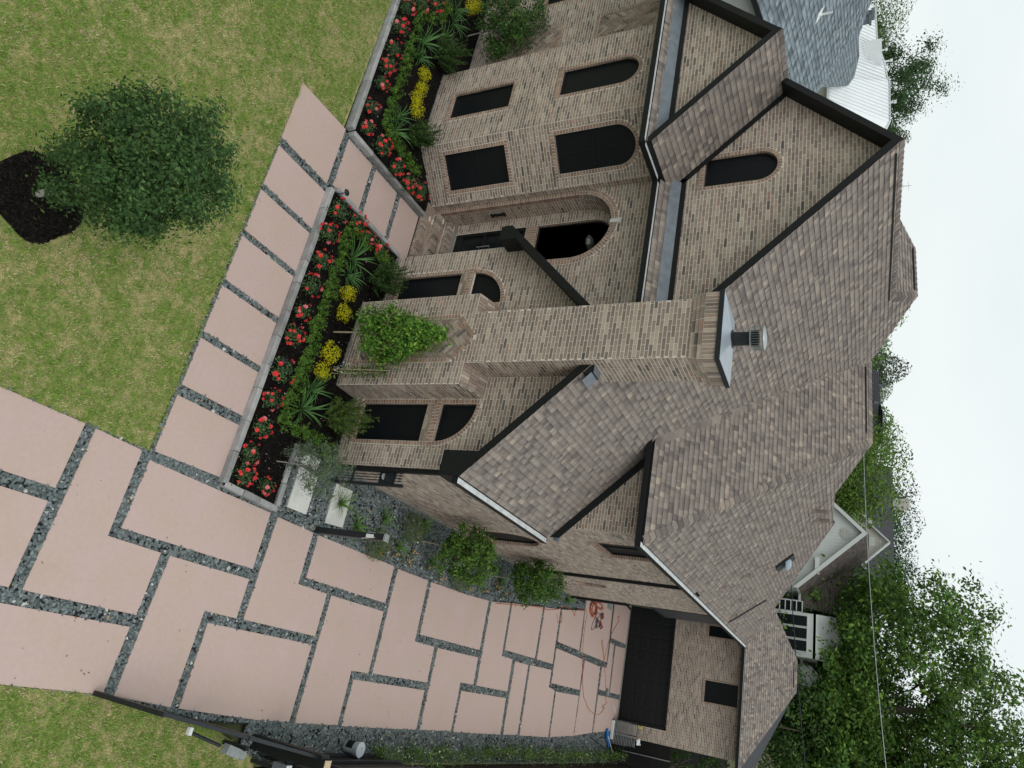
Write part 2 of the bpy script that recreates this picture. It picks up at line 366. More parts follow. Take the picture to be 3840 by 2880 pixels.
border('short grey stone border between the bed and the gravel by the white stepping slabs', [(-2.36, 10.40), (-3.70, 10.40)], [3])
border('grey stone edging on the right of the entry walk below the rose bushes', [(-9.34, 9.10), (-9.34, 11.72)], [3])
border('long grey stone border between the lawn and the left flower bed', [(-24, 8.78), (-10.98, 8.92)], [9])
border('grey stone edging on the left of the entry walk up to the steps', [(-10.92, 9.00), (-11.02, 12.22)], [4])

# white stepping slabs in the gravel
step = sheet('stepping_path', [(-3.70, 10.5), (-2.3, 10.5), (-2.3, 12.9), (-3.70, 12.9)], -.046, 'gravel_base')
for p in ([(-3.34, 10.77), (-3.30, 11.38), (-2.46, 11.38), (-2.45, 10.78)], [(-3.37, 12.02), (-3.38, 12.63), (-2.52, 12.64), (-2.46, 12.03)], [(-3.66, 10.46), (-3.70, 11.3), (-3.42, 11.3), (-3.40, 10.46)]):
    b = MB(); b.prism([(x, y, .035) for x, y in ccw(p)], (0, 0, -.08)); b.build('slab', M['white_stone'], step)

# gravel: crushed slate, real stones
_ico = np.array([(0, 0, -1), (.7236, -.5257, -.4472), (-.2764, -.8506, -.4472), (-.8944, 0, -.4472), (-.2764, .8506, -.4472), (.7236, .5257, -.4472),
                 (.2764, -.8506, .4472), (-.7236, -.5257, .4472), (-.7236, .5257, .4472), (.2764, .8506, .4472), (.8944, 0, .4472), (0, 0, 1)])
_icf = np.array([(0, 2, 1), (1, 5, 0), (0, 3, 2), (0, 4, 3), (0, 5, 4), (1, 10, 5), (2, 6, 1), (3, 7, 2), (4, 8, 3), (5, 9, 4), (1, 6, 10), (2, 7, 6), (3, 8, 7), (4, 9, 8), (5, 10, 9), (6, 11, 10), (7, 11, 6), (8, 11, 7), (9, 11, 8), (10, 11, 9)])
def gravel(name, x, y, z, seed, smin=.018, smax=.036):
    r = np.random.default_rng(seed); n = len(x)
    s = r.uniform(smin, smax, n); sc = np.stack([s * r.uniform(.8, 1.35, n), s * r.uniform(.65, 1.0, n), s * r.uniform(.4, .65, n)], -1)
    a = r.uniform(0, 6.28, n); ca, sa = np.cos(a), np.sin(a)
    P = _ico[None] * (1 + r.normal(0, .16, (n, 12, 1))) * sc[:, None, :]
    tx, ty = r.normal(0, .3, n), r.normal(0, .3, n)
    P[:, :, 2] += P[:, :, 0] * tx[:, None] + P[:, :, 1] * ty[:, None]
    Q = np.stack([P[:, :, 0] * ca[:, None] - P[:, :, 1] * sa[:, None] + x[:, None], P[:, :, 0] * sa[:, None] + P[:, :, 1] * ca[:, None] + y[:, None], P[:, :, 2] + (z + r.uniform(-.008, .010, n))[:, None]], -1)
    F = (_icf[None] + 12 * np.arange(n)[:, None, None]).reshape(-1, 3)
    c = np.array([(.115, .140, .142), (.155, .180, .180), (.085, .102, .106), (.19, .215, .215), (.135, .152, .150)])[r.integers(0, 5, n)] * r.uniform(.7, 1.3, (n, 1))
    w = r.random(n) < .012; c[w] = (.5, .5, .48)
    w = r.random(n) < .01; c[w] = (.30, .22, .14)
    o = link(name, mesh_np(name, Q.reshape(-1, 3), F, np.repeat(c, 20, axis=0)), M['stone']); return tag(o, kind='stuff')
def scatter(regions, dens, seed, holes):
    r = np.random.default_rng(seed); X = []; Y = []
    for (x0, x1, y0, y1, k) in regions:
        n = int((x1 - x0) * (y1 - y0) * dens * k); x = r.uniform(x0, x1, n); y = r.uniform(y0, y1, n)
        ok = np.ones(n, bool)
        for h in holes:
            hx = [p[0] for p in h]; hy = [p[1] for p in h]
            if max(hx) < x0 or min(hx) > x1 or max(hy) < y0 or min(hy) > y1: continue
            ok &= ~inpoly(x, y, h)
        X.append(x[ok]); Y.append(y[ok])
    return np.concatenate(X), np.concatenate(Y)
holes = SLABS + WALK + [LAWN_B, LAWN_A]
gx, gy = scatter([(-2.40, 1.62, 4.3, 10.4, 1.5), (-2.25, 1.62, 10.4, 16, 1.5), (-2.4, 1.6, 16, 25, 1.3), (-3.1, 1.5, 25, 36, .7)], 620, 21, holes)
gravel('joint_gravel', gx, gy, -.022, 22, .022, .042)
gx, gy = scatter([(-10.9, -2.26, 7.40, 8.93, 1.5), (-10.9, -9.40, 8.93, 12.1, 1.5)], 620, 23, holes)
gravel('walk_gravel', gx, gy, -.022, 24, .022, .042)
SIDE = [(-3.74, 10.5), (-2.24, 10.5), (-2.2, 15), (-2.2, 17), (-2.26, 19.1), (-2.34, 20.6), (-2.95, 25), (-3.55, 29.3), (-3.75, 29.3)]
gx, gy = scatter([(-3.74, -2.2, 10.48, 20, 1.35), (-3.75, -2.3, 20, 29.3, 1.0)], 640, 25, holes + [[(-3.34, 10.77), (-3.30, 11.38), (-2.46, 11.38), (-2.45, 10.78)], [(-3.37, 12.02), (-3.38, 12.63), (-2.52, 12.64), (-2.46, 12.03)]])
k = inpoly(gx, gy, SIDE); gravel('side_gravel', gx[k], gy[k], -.006, 26, .02, .042)
gx, gy = scatter([(1.5, 2.32, 11.6, 22, 1.25), (1.4, 2.35, 22, 35.2, .8)], 640, 27, holes)
gravel('fence_gravel', gx, gy, -.008, 28, .022, .045)

LL = [(-2.2, 5), (1.4, 5), (1.4, 22), (-2.0, 22)]
r = np.random.default_rng(44); n = 90; x = r.uniform(-2.2, 1.4, n); y = r.uniform(5, 20, n); k = np.zeros(n, bool)
for p in SLABS: k |= inpoly(x, y, p)
x, y = x[k], y[k]; n = len(x); a = r.uniform(0, 6.28, n); L = r.uniform(.008, .03, n); U = np.stack([np.cos(a), np.sin(a), r.normal(0, .2, n)], -1) * L[:, None]; V = np.stack([-np.sin(a), np.cos(a), r.normal(0, .2, n)], -1) * (L * .4)[:, None]
P = np.stack([x, y, np.full(n, .008)], -1); o = link('leaf_litter', mesh_np('leaf_litter', np.stack([P - U, P - V, P + U, P + V], 1).reshape(-1, 3), np.arange(4 * n).reshape(n, 4), np.array((.16, .10, .08)) * r.uniform(.4, 1.6, (n, 1))), M['mulch']); o['kind'] = 'stuff'
# grass: blades over the lawn, straw patches where the sod has dried out
def grass(name, poly, n, seed):
    r = np.random.default_rng(seed); xs = [p[0] for p in poly]; ys = [p[1] for p in poly]
    x = r.uniform(min(xs), max(xs), n); y = r.uniform(max(min(ys), 2.2), max(ys), n); k = inpoly(x, y, poly)
    ring = ((x + 5.10) / .68) ** 2 + ((y - 4.15) / .64) ** 2 > 1.0 + .15 * np.sin(9 * np.arctan2(y - 4.15, x + 5.12)); k &= ring
    k &= (x < 1.2) | True
    x, y = x[k], y[k]; n = len(x)
    # sod seams: strips running with the drive, staggered end joints
    seam = np.abs(((y + .05 * vnoise(x, y, .8, 9)) / .41) % 1 - .5) * .41
    ex = np.abs(((x + .7 * np.floor(y / .41)) / 1.25) % 1 - .5) * 1.25
    f = 0.40 * vnoise(x, y, .42, 1) + .42 * vnoise(x, y, .13, 2) + .18 * vnoise(x, y, 1.9, 4)
    dry = 1 / (1 + np.exp(-(f - .545) * 22)); gap = (seam < .018) | (ex < .016)
    keep = r.random(n) > np.where(gap, .55, .10 * dry + .28 * (vnoise(x, y, .09, 8) > .7)); x, y, dry = x[keep], y[keep], dry[keep]; n = len(x)
    h = r.uniform(.020, .055, n) * (1 - .40 * dry); a = r.uniform(0, 6.28, n); lean = r.uniform(.2, 1.3, n); w = r.uniform(.0035, .0085, n)
    P = np.stack([x, y, np.full(n, -.015)], -1); D = np.stack([np.cos(a) * lean, np.sin(a) * lean, np.ones(n)], -1) * h[:, None]
    S = np.stack([-np.sin(a), np.cos(a), np.zeros(n)], -1) * w[:, None]
    Q = np.stack([P - S, P + S, P + D * 1.0], 1).reshape(-1, 3)
    g1, g2, st = np.array((.185, .330, .050)), np.array((.34, .465, .115)), np.array((.70, .585, .36))
    mixg = r.random((n, 1)); c = g1 * (1 - mixg) + g2 * mixg
    s = (r.random(n) < (.10 + .58 * dry))[:, None]; c = np.where(s, st * r.uniform(.6, 1.15, (n, 1)), c * r.uniform(.75, 1.25, (n, 1)))
    o = link(name, mesh_np(name, Q, np.arange(n * 3).reshape(n, 3), c), M['blade']); return tag(o, kind='stuff')
grass('grass', [(-14, 2.2), (-2.38, 2.2), (-2.38, 7.43), (-10.84, 7.40), (-10.94, 8.74), (-17.5, 8.74)], 430000, 31)
grass('side_grass', [(1.30, 4.5), (4.6, 4.5), (4.6, 12.5), (2.05, 11.6), (1.68, 10.6), (1.34, 8.3)], 130000, 32)
# mulch ring of the lawn tree
t_ = np.linspace(0, 2 * math.pi, 40, endpoint=False)
RING = [(-5.10 + .66 * math.cos(a) * (1 + .06 * math.sin(5 * a)), 4.15 + .62 * math.sin(a) * (1 + .06 * math.sin(4 * a + 1))) for a in t_]
b = MB(); b.poly([(x, y, .0) for x, y in RING]); tag(b.build('mulch_ring', M['soil']), kind='structure')
chips('ring_mulch', RING, 3200, _mc + [(.022, .017, .012)], .010, .03, -.03, 5)

# ================================================================== THE BRICK HOUSE
HO = np.array([-6.5, 11.7, 0.0])
house = thing('brick_house', 'large tan brick house with steep brown shingle roofs, black trim and a tall front chimney', 'house', tuple(HO))
PITCH = .0762; BL = .254; JT = .0125
POOL = dict(C=[], U=[], V=[], W=[], T=[], ok=[])       # every brick of the house
def tint_brick(n, red=False):
    base = np.array([(.300, .235, .190), (.350, .285, .230), (.255, .200, .165), (.400, .335, .270), (.205, .165, .140), (.300, .220, .180), (.135, .115, .105), (.340, .225, .170)])
    if red: base = np.array([(.300, .195, .150), (.330, .225, .170), (.260, .178, .140), (.350, .250, .190)]); w = [.3, .3, .2, .2]
    else: w = [.25, .22, .17, .12, .10, .08, .03, .03]
    return base[rng.choice(len(base), n, p=w)] * rng.uniform(.86, 1.16, (n, 1))
def pool(C, U, V, W, red=False, ok=False, tint=None):
    C = np.atleast_2d(C); n = len(C)
    POOL['C'].append(C); POOL['U'].append(np.broadcast_to(U, C.shape).astype(float)); POOL['V'].append(np.broadcast_to(V, C.shape).astype(float))
    POOL['W'].append(np.broadcast_to(W, C.shape).astype(float)); POOL['T'].append(tint_brick(n, red) if tint is None else np.broadcast_to(tint, (n, 3)))
    POOL['ok'].append(np.full(n, ok) if np.isscalar(ok) else np.asarray(ok))
MORT = MB(HO); HERR = MB(HO); HERR_N = 0
def sub(iv, a, b):
    out = []
    for s, e in iv:
        if b <= s or a >= e: out.append((s, e)); continue
        if a > s: out.append((s, a))
        if b < e: out.append((b, e))
    return out
class Wall:
    """O: point at u=0,z=0; U: unit vector along the wall (to the right seen from outside); outward normal = U x Z"""
    def __init__(s, O, U): s.O = np.array(O, float); s.U = np.array(U, float) / np.linalg.norm(U); s.N = np.cross(s.U, (0, 0, 1)); s.op = []; s.Z = np.array([0, 0, 1.])
    def p(s, u, z, n=0.): return s.O + s.U * u + s.Z * z + s.N * n
    def opening_iv(s, z, m):
        r = []
        for (u0, u1, z0, z1, kind) in s.op:
            if kind == 'rect':
                if z0 - m < z < z1 + m: r.append((u0 - m, u1 + m))
            elif kind == 'arch':                       # z1 is the springing line
                R = (u1 - u0) / 2; c = (u0 + u1) / 2
                if z0 - m < z <= z1: r.append((u0 - m, u1 + m))
                elif z1 < z < z1 + R + m: q = math.sqrt((R + m) ** 2 - (z - z1) ** 2); r.append((c - q, c + q))
            elif kind in ('quarterR', 'quarterL'):     # quarter round over its straight foot
                R = u1 - u0
                if z0 - .005 < z < z0 + R + m:
                    q = math.sqrt((R + m) ** 2 - max(0, z - z0) ** 2)
                    r.append((u0, u0 + q) if kind == 'quarterR' else (u1 - q, u1))
        return r
    def lay(s, z0, z1, span, margin=.104, ok=False, soldier=0.0, quoin=True):
        """span(z) -> (u0, u1) of the wall at height z"""
        n = int(round((z1 - z0) / PITCH)); C = []; H = []; okl = []
        for i in range(n):
            a = z0 + i * PITCH; zc = a + PITCH / 2
            if soldier and z1 - zc < soldier: break
            se = span(zc)
            if se is None or se[1] - se[0] < .03: continue
            iv = [se]
            sa, sb = span(a), span(a + PITCH)
            for (q, w) in s.opening_iv(zc, margin): iv = sub(iv, q, w)
            mv = [se]
            if sa and sb: mv = [(min(sa[0], sb[0]), max(sa[1], sb[1]))]
            for (q, w) in s.opening_iv(zc, margin * .45): mv = sub(mv, q, w)
            for (q, w) in mv: MORT.poly([s.p(q, a), s.p(w, a), s.p(w, a + PITCH), s.p(q, a + PITCH)])
            off = (i % 2) * BL / 2 + rng.uniform(-.006, .006)
            for (q, w) in iv:
                k = math.floor((q - off) / BL)
                while True:
                    e0, e1 = off + k * BL, off + (k + 1) * BL
                    if e0 >= w: break
                    x0, x1 = max(e0, q), min(e1, w)
                    if x1 - x0 > .035:
                        C.append(((x0 + x1) / 2, zc)); H.append((x1 - x0 - JT) / 2); okl.append(x1 - x0 > BL - .001)
                    k += 1
        if C:
            C = np.array(C); H = np.array(H)
            P = s.O + C[:, :1] * s.U + C[:, 1:] * s.Z + s.N * (-.0165 + rng.uniform(-.001, .001, (len(C), 1)))
            pool(P, s.U * H[:, None], s.Z * (PITCH - .0155) / 2, s.N * .019, ok=(np.array(okl) if ok else False))
        for (u0, u1, a0, a1, kind) in s.op:               # courses cut to height above and below square openings
            if kind != 'rect' and kind != 'arch': continue
            for zt, up in ((a1 + margin - .004, True), (a0 - margin + .004, False)):
                if kind == 'arch' and up: continue
                if not z0 < zt < z1 - soldier: continue
                a = z0 + math.floor((zt - z0) / PITCH) * PITCH; zc = a + PITCH / 2
                if up and zc < zt + .0045 and a + PITCH - zt > .014: s.row(u0 - margin, u1 + margin, zt, a + PITCH - .004, pitch=BL, depth=.03, proud=.0025, red=False)
                if not up and zc > zt - .0045 and zt - a > .014: s.row(u0 - margin, u1 + margin, a + .004, zt, pitch=BL, depth=.03, proud=.0025, red=False)
        if soldier:
            zb = z1 - soldier; sa, sb = span(zb + .01), span(z1 - .02)
            if sa and sb:
                q, w = max(sa[0], sb[0]), min(sa[1], sb[1])
                MORT.poly([s.p(sa[0], zb), s.p(sa[1], zb), s.p(sb[1], z1), s.p(sb[0], z1)])
                u = np.arange(q + PITCH / 2, w, PITCH)
                if len(u):
                    P = s.O + u[:, None] * s.U + s.Z * (zb + z1) / 2 - s.N * .0175
                    pool(P, s.U * (PITCH - JT) / 2, s.Z * (z1 - zb - JT) / 2, s.N * .02)
    def row(s, u0, u1, z0, z1, pitch=PITCH, along='u', depth=.10, proud=.007, red=True):
        """a run of bricks on edge filling a rectangle, one brick deep across it"""
        if along == 'u':
            n = max(1, int(round((u1 - u0) / pitch))); p = (u1 - u0) / n; us = u0 + p * (np.arange(n) + .5); zs = np.full(n, (z0 + z1) / 2); hu, hz = p / 2 - JT / 2, (z1 - z0) / 2 - JT / 2
        else:
            n = max(1, int(round((z1 - z0) / pitch))); p = (z1 - z0) / n; zs = z0 + p * (np.arange(n) + .5); us = np.full(n, (u0 + u1) / 2); hu, hz = (u1 - u0) / 2 - JT / 2, p / 2 - JT / 2
        h = (depth + proud) / 2
        P = s.O + us[:, None] * s.U + zs[:, None] * s.Z + s.N * (proud - h)
        pool(P, s.U * hu, s.Z * hz, s.N * h, red=red)
        m_ = proud - .004; MORT.poly([s.p(u0, z0, m_), s.p(u1, z0, m_), s.p(u1, z1, m_), s.p(u0, z1, m_)])
    def reveal(s, pts, depth):
        for (u0, z0), (u1, z1) in zip(pts[:-1], pts[1:]):
            L = math.hypot(u1 - u0, z1 - z0); n = max(1, int(round(L / PITCH))); g = JT / 2 / L
            MORT.poly([s.p(u0, z0, 0), s.p(u1, z1, 0), s.p(u1, z1, -depth), s.p(u0, z0, -depth)])
            cc = np.array(s.rc) - np.array(((u0 + u1) / 2, (z0 + z1) / 2)); cc = cc / (np.linalg.norm(cc) + 1e-6) * .003
            for i in range(n):
                a, e = i / n + g, (i + 1) / n - g; f = lambda t, d: s.p(u0 + (u1 - u0) * t + cc[0], z0 + (z1 - z0) * t + cc[1], d)
                HERR.poly([f(a, .002), f(e, .002), f(e, -depth), f(a, -depth)], tuple(tint_brick(1, True)[0]))
    def arc(s, c, zc, R0, R1, a0, a1, depth=.10, proud=.007, red=True):
        Rm = (R0 + R1) / 2; n = max(3, int(round(abs(a1 - a0) * Rm / PITCH))); da = (a1 - a0) / n
        t = a0 + da * (np.arange(n) + .5); rad = np.cos(t)[:, None] * s.U + np.sin(t)[:, None] * s.Z; tan = -np.sin(t)[:, None] * s.U + np.cos(t)[:, None] * s.Z
        h = (depth + proud) / 2
        P = s.O + s.U * c + s.Z * zc + rad * Rm + s.N * (proud - h)
        pool(P, tan * (abs(da) * Rm / 2 - JT / 2), rad * ((R1 - R0) / 2 - JT / 2), s.N * h, red=red)
        tt = np.linspace(a0, a1, n + 1)
        for q, w in zip(tt[:-1], tt[1:]):
            f = lambda r, a: s.p(c + r * math.cos(a), zc + r * math.sin(a), proud - .004)
            MORT.poly([f(R0, q), f(R1, q), f(R1, w), f(R0, w)])
    def window(s, op, depth=.10, trim=.10, sill=True, mull=None, glass='screen', name='window', frame=.03):
        u0, u1, z0, z1, kind = op; s.op.append(op); R = (u1 - u0) / 2; c = (u0 + u1) / 2
        if kind == 'rect': out = [(u0, z0), (u1, z0), (u1, z1), (u0, z1)]
        elif kind == 'arch': out = [(u0, z0), (u1, z0)] + [(c + R * math.cos(a), z1 + R * math.sin(a)) for a in np.linspace(0, math.pi, 22)]
        else:
            R = u1 - u0; aa = np.linspace(0, math.pi / 2, 14)
            out = [(u0, z0)] + [(u0 + R * math.cos(a), z0 + R * math.sin(a)) for a in aa] if kind == 'quarterR' else [(u1, z0)] + [(u1 - R * math.sin(a), z0 + R * math.cos(a)) for a in aa]
        s.rc = np.mean(out, axis=0); s.reveal(out + out[:1], depth + .02)
        if trim:
            s.row(u0 - trim, u0, z0, z1, along='z', depth=depth) if kind in ('rect', 'arch') else None
            s.row(u1, u1 + trim, z0, z1, along='z', depth=depth) if kind in ('rect', 'arch') else None
            if sill: s.row(u0 - trim, u1 + trim, z0 - trim, z0, depth=depth, proud=.03)
            if kind == 'rect': s.row(u0 - trim, u1 + trim, z1, z1 + trim, depth=depth)
            if kind == 'arch': s.arc(c, z1, R, R + trim, 0, math.pi, depth=depth)
            if kind == 'quarterR': s.arc(u0, z0, R, R + trim, 0, math.pi / 2, depth=depth)
            if kind == 'quarterL': s.arc(u1, z0, R, R + trim, math.pi / 2, math.pi, depth=depth)
        g = np.mean(out, axis=0); ins = [tuple(np.array(p) + (g - np.array(p)) * min(1, frame * 1.45 / np.linalg.norm(g - np.array(p)))) for p in out]
        f = MB(HO)
        for i in range(len(out)):
            j = (i + 1) % len(out); a, e, p, q = out[i], out[j], ins[j], ins[i]
            f.poly([s.p(*a, -depth + .035), s.p(*e, -depth + .035), s.p(*p, -depth + .035), s.p(*q, -depth + .035)])
            f.poly([s.p(*q, -depth + .035), s.p(*p, -depth + .035), s.p(*p, -depth), s.p(*q, -depth)])
        for m in (mull or []):
            if m[0] == 'v': f.obox(s.p(m[1], (m[2] + m[3]) / 2, -depth + .012), s.U * .014, s.Z * (m[3] - m[2]) / 2, s.N * .012)
            else: f.obox(s.p((m[2] + m[3]) / 2, m[1], -depth + .012), s.U * (m[3] - m[2]) / 2, s.Z * .014, s.N * .012)
        fo = f.build(name, M['black_trim'], house)
        pb = MB(HO); pb.poly([s.p(*p, -depth) for p in out]); pb.build('pane', M[glass], fo)
        return fo

# ---- the front wing: gabled wall round the chimney
YF, X0, X1 = 11.69, -9.26, -3.74
FW = Wall((X0, YF, 0), (1, 0, 0)); fu = lambda x: x - X0
def fw_span(z):
    l = -6.41 - (6.38 - z) / .985; r = -6.41 + (6.38 - z) / .985
    a, e = max(X0, l), min(X1, r)
    return (fu(a), fu(e)) if e > a else None
wR = (fu(-5.22), fu(-4.335), .42, 2.185, 'rect'); wL = (fu(-8.62), fu(-7.735), .42, 2.185, 'rect')
qR = (fu(-5.22), fu(-4.345), 2.54, 0, 'quarterR'); qL = (fu(-8.61), fu(-7.735), 2.52, 0, 'quarterL')
FW.window(wR, trim=0); FW.window(wL, trim=0); FW.window(qR, trim=.095); FW.window(qL, trim=.095)
for (u0, u1), o in (((fu(-5.22), fu(-4.335)), 1), ((fu(-8.62), fu(-7.735)), -1)):
    FW.row(u0, u1, 2.19, 2.275, pitch=BL, depth=.1, proud=.004, red=False); FW.row(u0 + .001, u1, 2.277, 2.362, pitch=BL * .8, depth=.1, proud=.004, red=False)
    FW.row(u0, u1, 2.365, 2.515, depth=.16, proud=.02, red=True)
    FW.row(u1, u1 + .095, .42, 2.53 if o > 0 else 3.39, along='z', depth=.1); FW.row(u0 - .095, u0, .42, 2.53 if o < 0 else 3.41, along='z', depth=.1)
    FW.row(u0 - .02, u1 + .09, .33, .42, depth=.1, proud=.03)
    MORT.box(FW.p(u0, 2.185, -.16), FW.p(u1, 2.535, -.012))
FW.lay(.12, 6.4, fw_span, margin=.1, ok=True)
# its right flank and the long side wall
SW = Wall((-3.745, 11.69, 0), (0, 1, 0)); sv = lambda y: y - 11.69
bigw = (sv(17.12), sv(18.78), 4.42, 5.98, 'rect'); arcw = (sv(17.1), sv(18.5), .8, 1.85, 'arch'); smw = (sv(23.68), sv(24.28), 1.72, 2.30, 'arch')
SW.window(bigw, depth=.11, mull=[('v', sv(17.95), 4.42, 5.98)]); SW.window(arcw, depth=.11); SW.window(smw, depth=.11)
SW.lay(.12, 3.55, lambda z: (0, sv(15.9)))
SW.lay(3.55, 6.1, lambda z: (sv(15.9), sv(27.45)))
SW.lay(.12, 3.55, lambda z: (sv(15.9), sv(27.45)), soldier=0)
# small wall above the wing roof, under the front eave of the rear block
MW = Wall((-6.2, 15.9, 0), (1, 0, 0))
MW.lay(3.6, 6.32, lambda z: (max(0.0, -(z - .22 - 3.70) / .985 - 3.47 + 6.2), 2.455), soldier=.25)

# ---- left block: front, 45 degree corner, short return
LW = Wall((-15.25, 11.3, 0), (1, 0, 0)); lu = lambda x: x + 15.25
LW.window((lu(-14.34), lu(-13.47), .73, 2.55, 'rect')); LW.window((lu(-14.34), lu(-13.47), 3.95, 5.53, 'arch'))
LW.lay(.12, 6.47, lambda z: (0, lu(-12.58)), soldier=.25, ok=True)
CW = Wall((-12.58, 11.3, 0), (1, 1, 0))
CW.window((.297, 1.224, .75, 2.57, 'rect'), mull=[('h', 1.7, .3, 1.22)]); CW.window((.297, 1.224, 3.95, 5.51, 'arch'), mull=[('v', .76, 3.95, 5.9), ('h', 4.9, .3, 1.22)])
CW.lay(.12, 6.47, lambda z: (0, 1.563), soldier=.25, ok=True)
YA = 12.6
RW = Wall((-11.475, 12.405, 0), (0, 1, 0)); RW.lay(.12, 6.47, lambda z: (0, YA - 12.405))
# ---- entry wall with its brick arch
AW = Wall((-11.475, YA, 0), (1, 0, 0)); au = lambda x: x + 11.475
arch = (au(-11.36), au(-9.46), 0.0, 4.40, 'arch'); AW.op.append(arch); R_ = .95
AW.row(au(-11.475), au(-11.36), .12, 4.40, along='z', depth=.16); AW.row(au(-9.46), au(-9.28), .12, 4.40, along='z', depth=.16)
AW.arc(au(-10.41), 4.40, R_, R_ + .088, 0, math.pi, depth=.16); AW.arc(au(-10.41), 4.40, R_ + .088, R_ + .176, 0, math.pi, depth=.1, proud=.016)
AW.lay(.12, 6.47, lambda z: (0, au(-6.3)), margin=.18, soldier=.25)
b = MB(HO); f = lambda w, z, n: AW.p(au(-10.41) + w, z, n)
b.prism([f(-.045, 5.335, .03), f(.045, 5.335, .03), f(.07, 5.60, .03), f(-.07, 5.60, .03)], (0, .1, 0)); b.build('keystone', M['white_stone'], house)
# vestibule
VW = Wall((-11.36, 12.6, 0), (0, 1, 0)); VW.lay(0, 5.41, lambda z: (.13, .60))
BW = Wall((-11.36, 13.2, 0), (1, 0, 0)); bu = lambda x: x + 11.36
BW.op.append((bu(-11.03), bu(-9.87), .58, 2.75, 'rect')); BW.window((bu(-11.02), bu(-9.86), 3.08, 4.62, 'arch'), trim=0, glass='glass')
BW.row(bu(-11.02), bu(-9.87), 2.76, 3.07, pitch=.0762, depth=.05, proud=.01)
BW.lay(0, 5.4, lambda z: (0, bu(-9.27)), margin=.02)
b = MB(HO)
aa = np.linspace(0, math.pi, 22)
for q, w in zip(aa[:-1], aa[1:]):
    g = lambda a, n: AW.p(au(-10.41) + (R_ + .004) * math.cos(a), 4.40 + (R_ + .004) * math.sin(a), n)
    b.poly([g(q, 0), g(w, 0), g(w, -.6), g(q, -.6)])
    for k_ in range(3):
        for h0, h1 in ((0, .5), (.5, 1)):
            a_, e_ = q + (w - q) * (h0 + .05), q + (w - q) * (h1 - .05); g2_ = lambda a, n: AW.p(au(-10.41) + (R_ - .001) * math.cos(a), 4.40 + (R_ - .001) * math.sin(a), n); HERR.poly([g2_(a_, -.005 - .2 * k_), g2_(e_, -.005 - .2 * k_), g2_(e_, -.19 - .2 * k_), g2_(a_, -.19 - .2 * k_)], tuple(tint_brick(1)[0]))
b.box((-9.462, 12.76, 0), (-9.30, 13.2, 5.4)); b.build('vestibule_vault', M['mortar'], house)
d_ = MB(HO); D = lambda u0, u1, z0, z1, n0, n1, B: B.box(BW.p(u0, z0, n0), BW.p(u1, z1, n1))
for (q, w) in ((bu(-11.03), bu(-10.96)), (bu(-10.48), bu(-10.42)), (bu(-9.94), bu(-9.87))): D(q, w, .58, 2.75, -.02, -.12, d_)
D(bu(-11.03), bu(-9.87), 2.67, 2.75, -.021, -.12, d_); D(bu(-11.03), bu(-9.87), .58, .78, -.03, -.12, d_); D(bu(-11.03), bu(-9.87), 1.45, 1.52, -.03, -.12, d_)
door = d_.build('front_door', M['black_trim'], house)
b = MB(HO); D(bu(-11.0), bu(-9.9), .6, 2.7, -.09, -.1, b); b.build('pane', M['glass'], door)
b = MB(HO); b.tube([BW.p(bu(-10.53), 1.35, .03), BW.p(bu(-10.53), 1.75, .03)], .014); b.obox(BW.p(bu(-10.53), 1.40, .0), (.01, 0, 0), (0, .03, 0), (0, 0, .01)); b.obox(BW.p(bu(-10.53), 1.70, .0), (.01, 0, 0), (0, .03, 0), (0, 0, .01)); b.build('handle', M['steel'], door)
b = MB(HO)
b.box((-11.352, 12.86, 1.75), (-11.30, 12.98, 1.80)); b.box((-11.352, 12.86, 2.12), (-11.30, 12.98, 2.17)); b.box((-11.345, 12.89, 1.80), (-11.31, 12.95, 2.12)); b.build('wall_lantern', M['black_trim'], house)
# brick steps
def steps():
    xs0, xs1 = -11.15, -9.27
    for k, (y0, y1, z) in enumerate(((12.16, 12.58, .15), (12.57, 12.95, .30), (12.94, 13.21, .45))):
        if k: xs0, xs1 = -11.35, -9.47
        MORT.box((xs0 + .004, y0 + .01, 0 if k == 0 else z - .17), (xs1 - .004, y1 + .02, z - .008))
        n = int((xs1 - xs0) / PITCH); p = (xs1 - xs0) / n; x = xs0 + p * (np.arange(n) + .5)
        P = np.stack([x, np.full(n, y0 + .105), np.full(n, z - .035)], -1); pool(P, np.array((p / 2 - JT / 2, 0, 0)), np.array((0, .10, 0)), np.array((0, 0, .038)), tint=None)
        P = np.stack([x, np.full(n, y0 + .014), np.full(n, z - .105)], -1); pool(P, np.array((p / 2 - JT / 2, 0, 0)), np.array((0, 0, .03)), np.array((0, -.016, 0)))
        yy = y0 + .21
        r = 0
        while yy + .07 < y1 + .04:
            m = int((xs1 - xs0) / BL) + 1; x2 = xs0 + BL * (np.arange(m) + (.5 if r % 2 else 0.15)); x2 = x2[(x2 > xs0 + .1) & (x2 < xs1 - .1)]
            pool(np.stack([x2, np.full(len(x2), yy + .034), np.full(len(x2), z - .03)], -1), np.array((BL / 2 - JT / 2, 0, 0)), np.array((0, .032, 0)), np.array((0, 0, .032)))
            yy += .076; r += 1
    b = MB(HO); b.box((-11.36, 13.19, .40), (-9.47, 13.24, .56)); b.build('threshold', M['foundation'], house)
steps()
b = MB(HO); b.box((-11.47, 12.2, 0), (-11.152, 12.6, .13), (.26, .205, .17)); b.build('step_cheek', M['brick'], house)

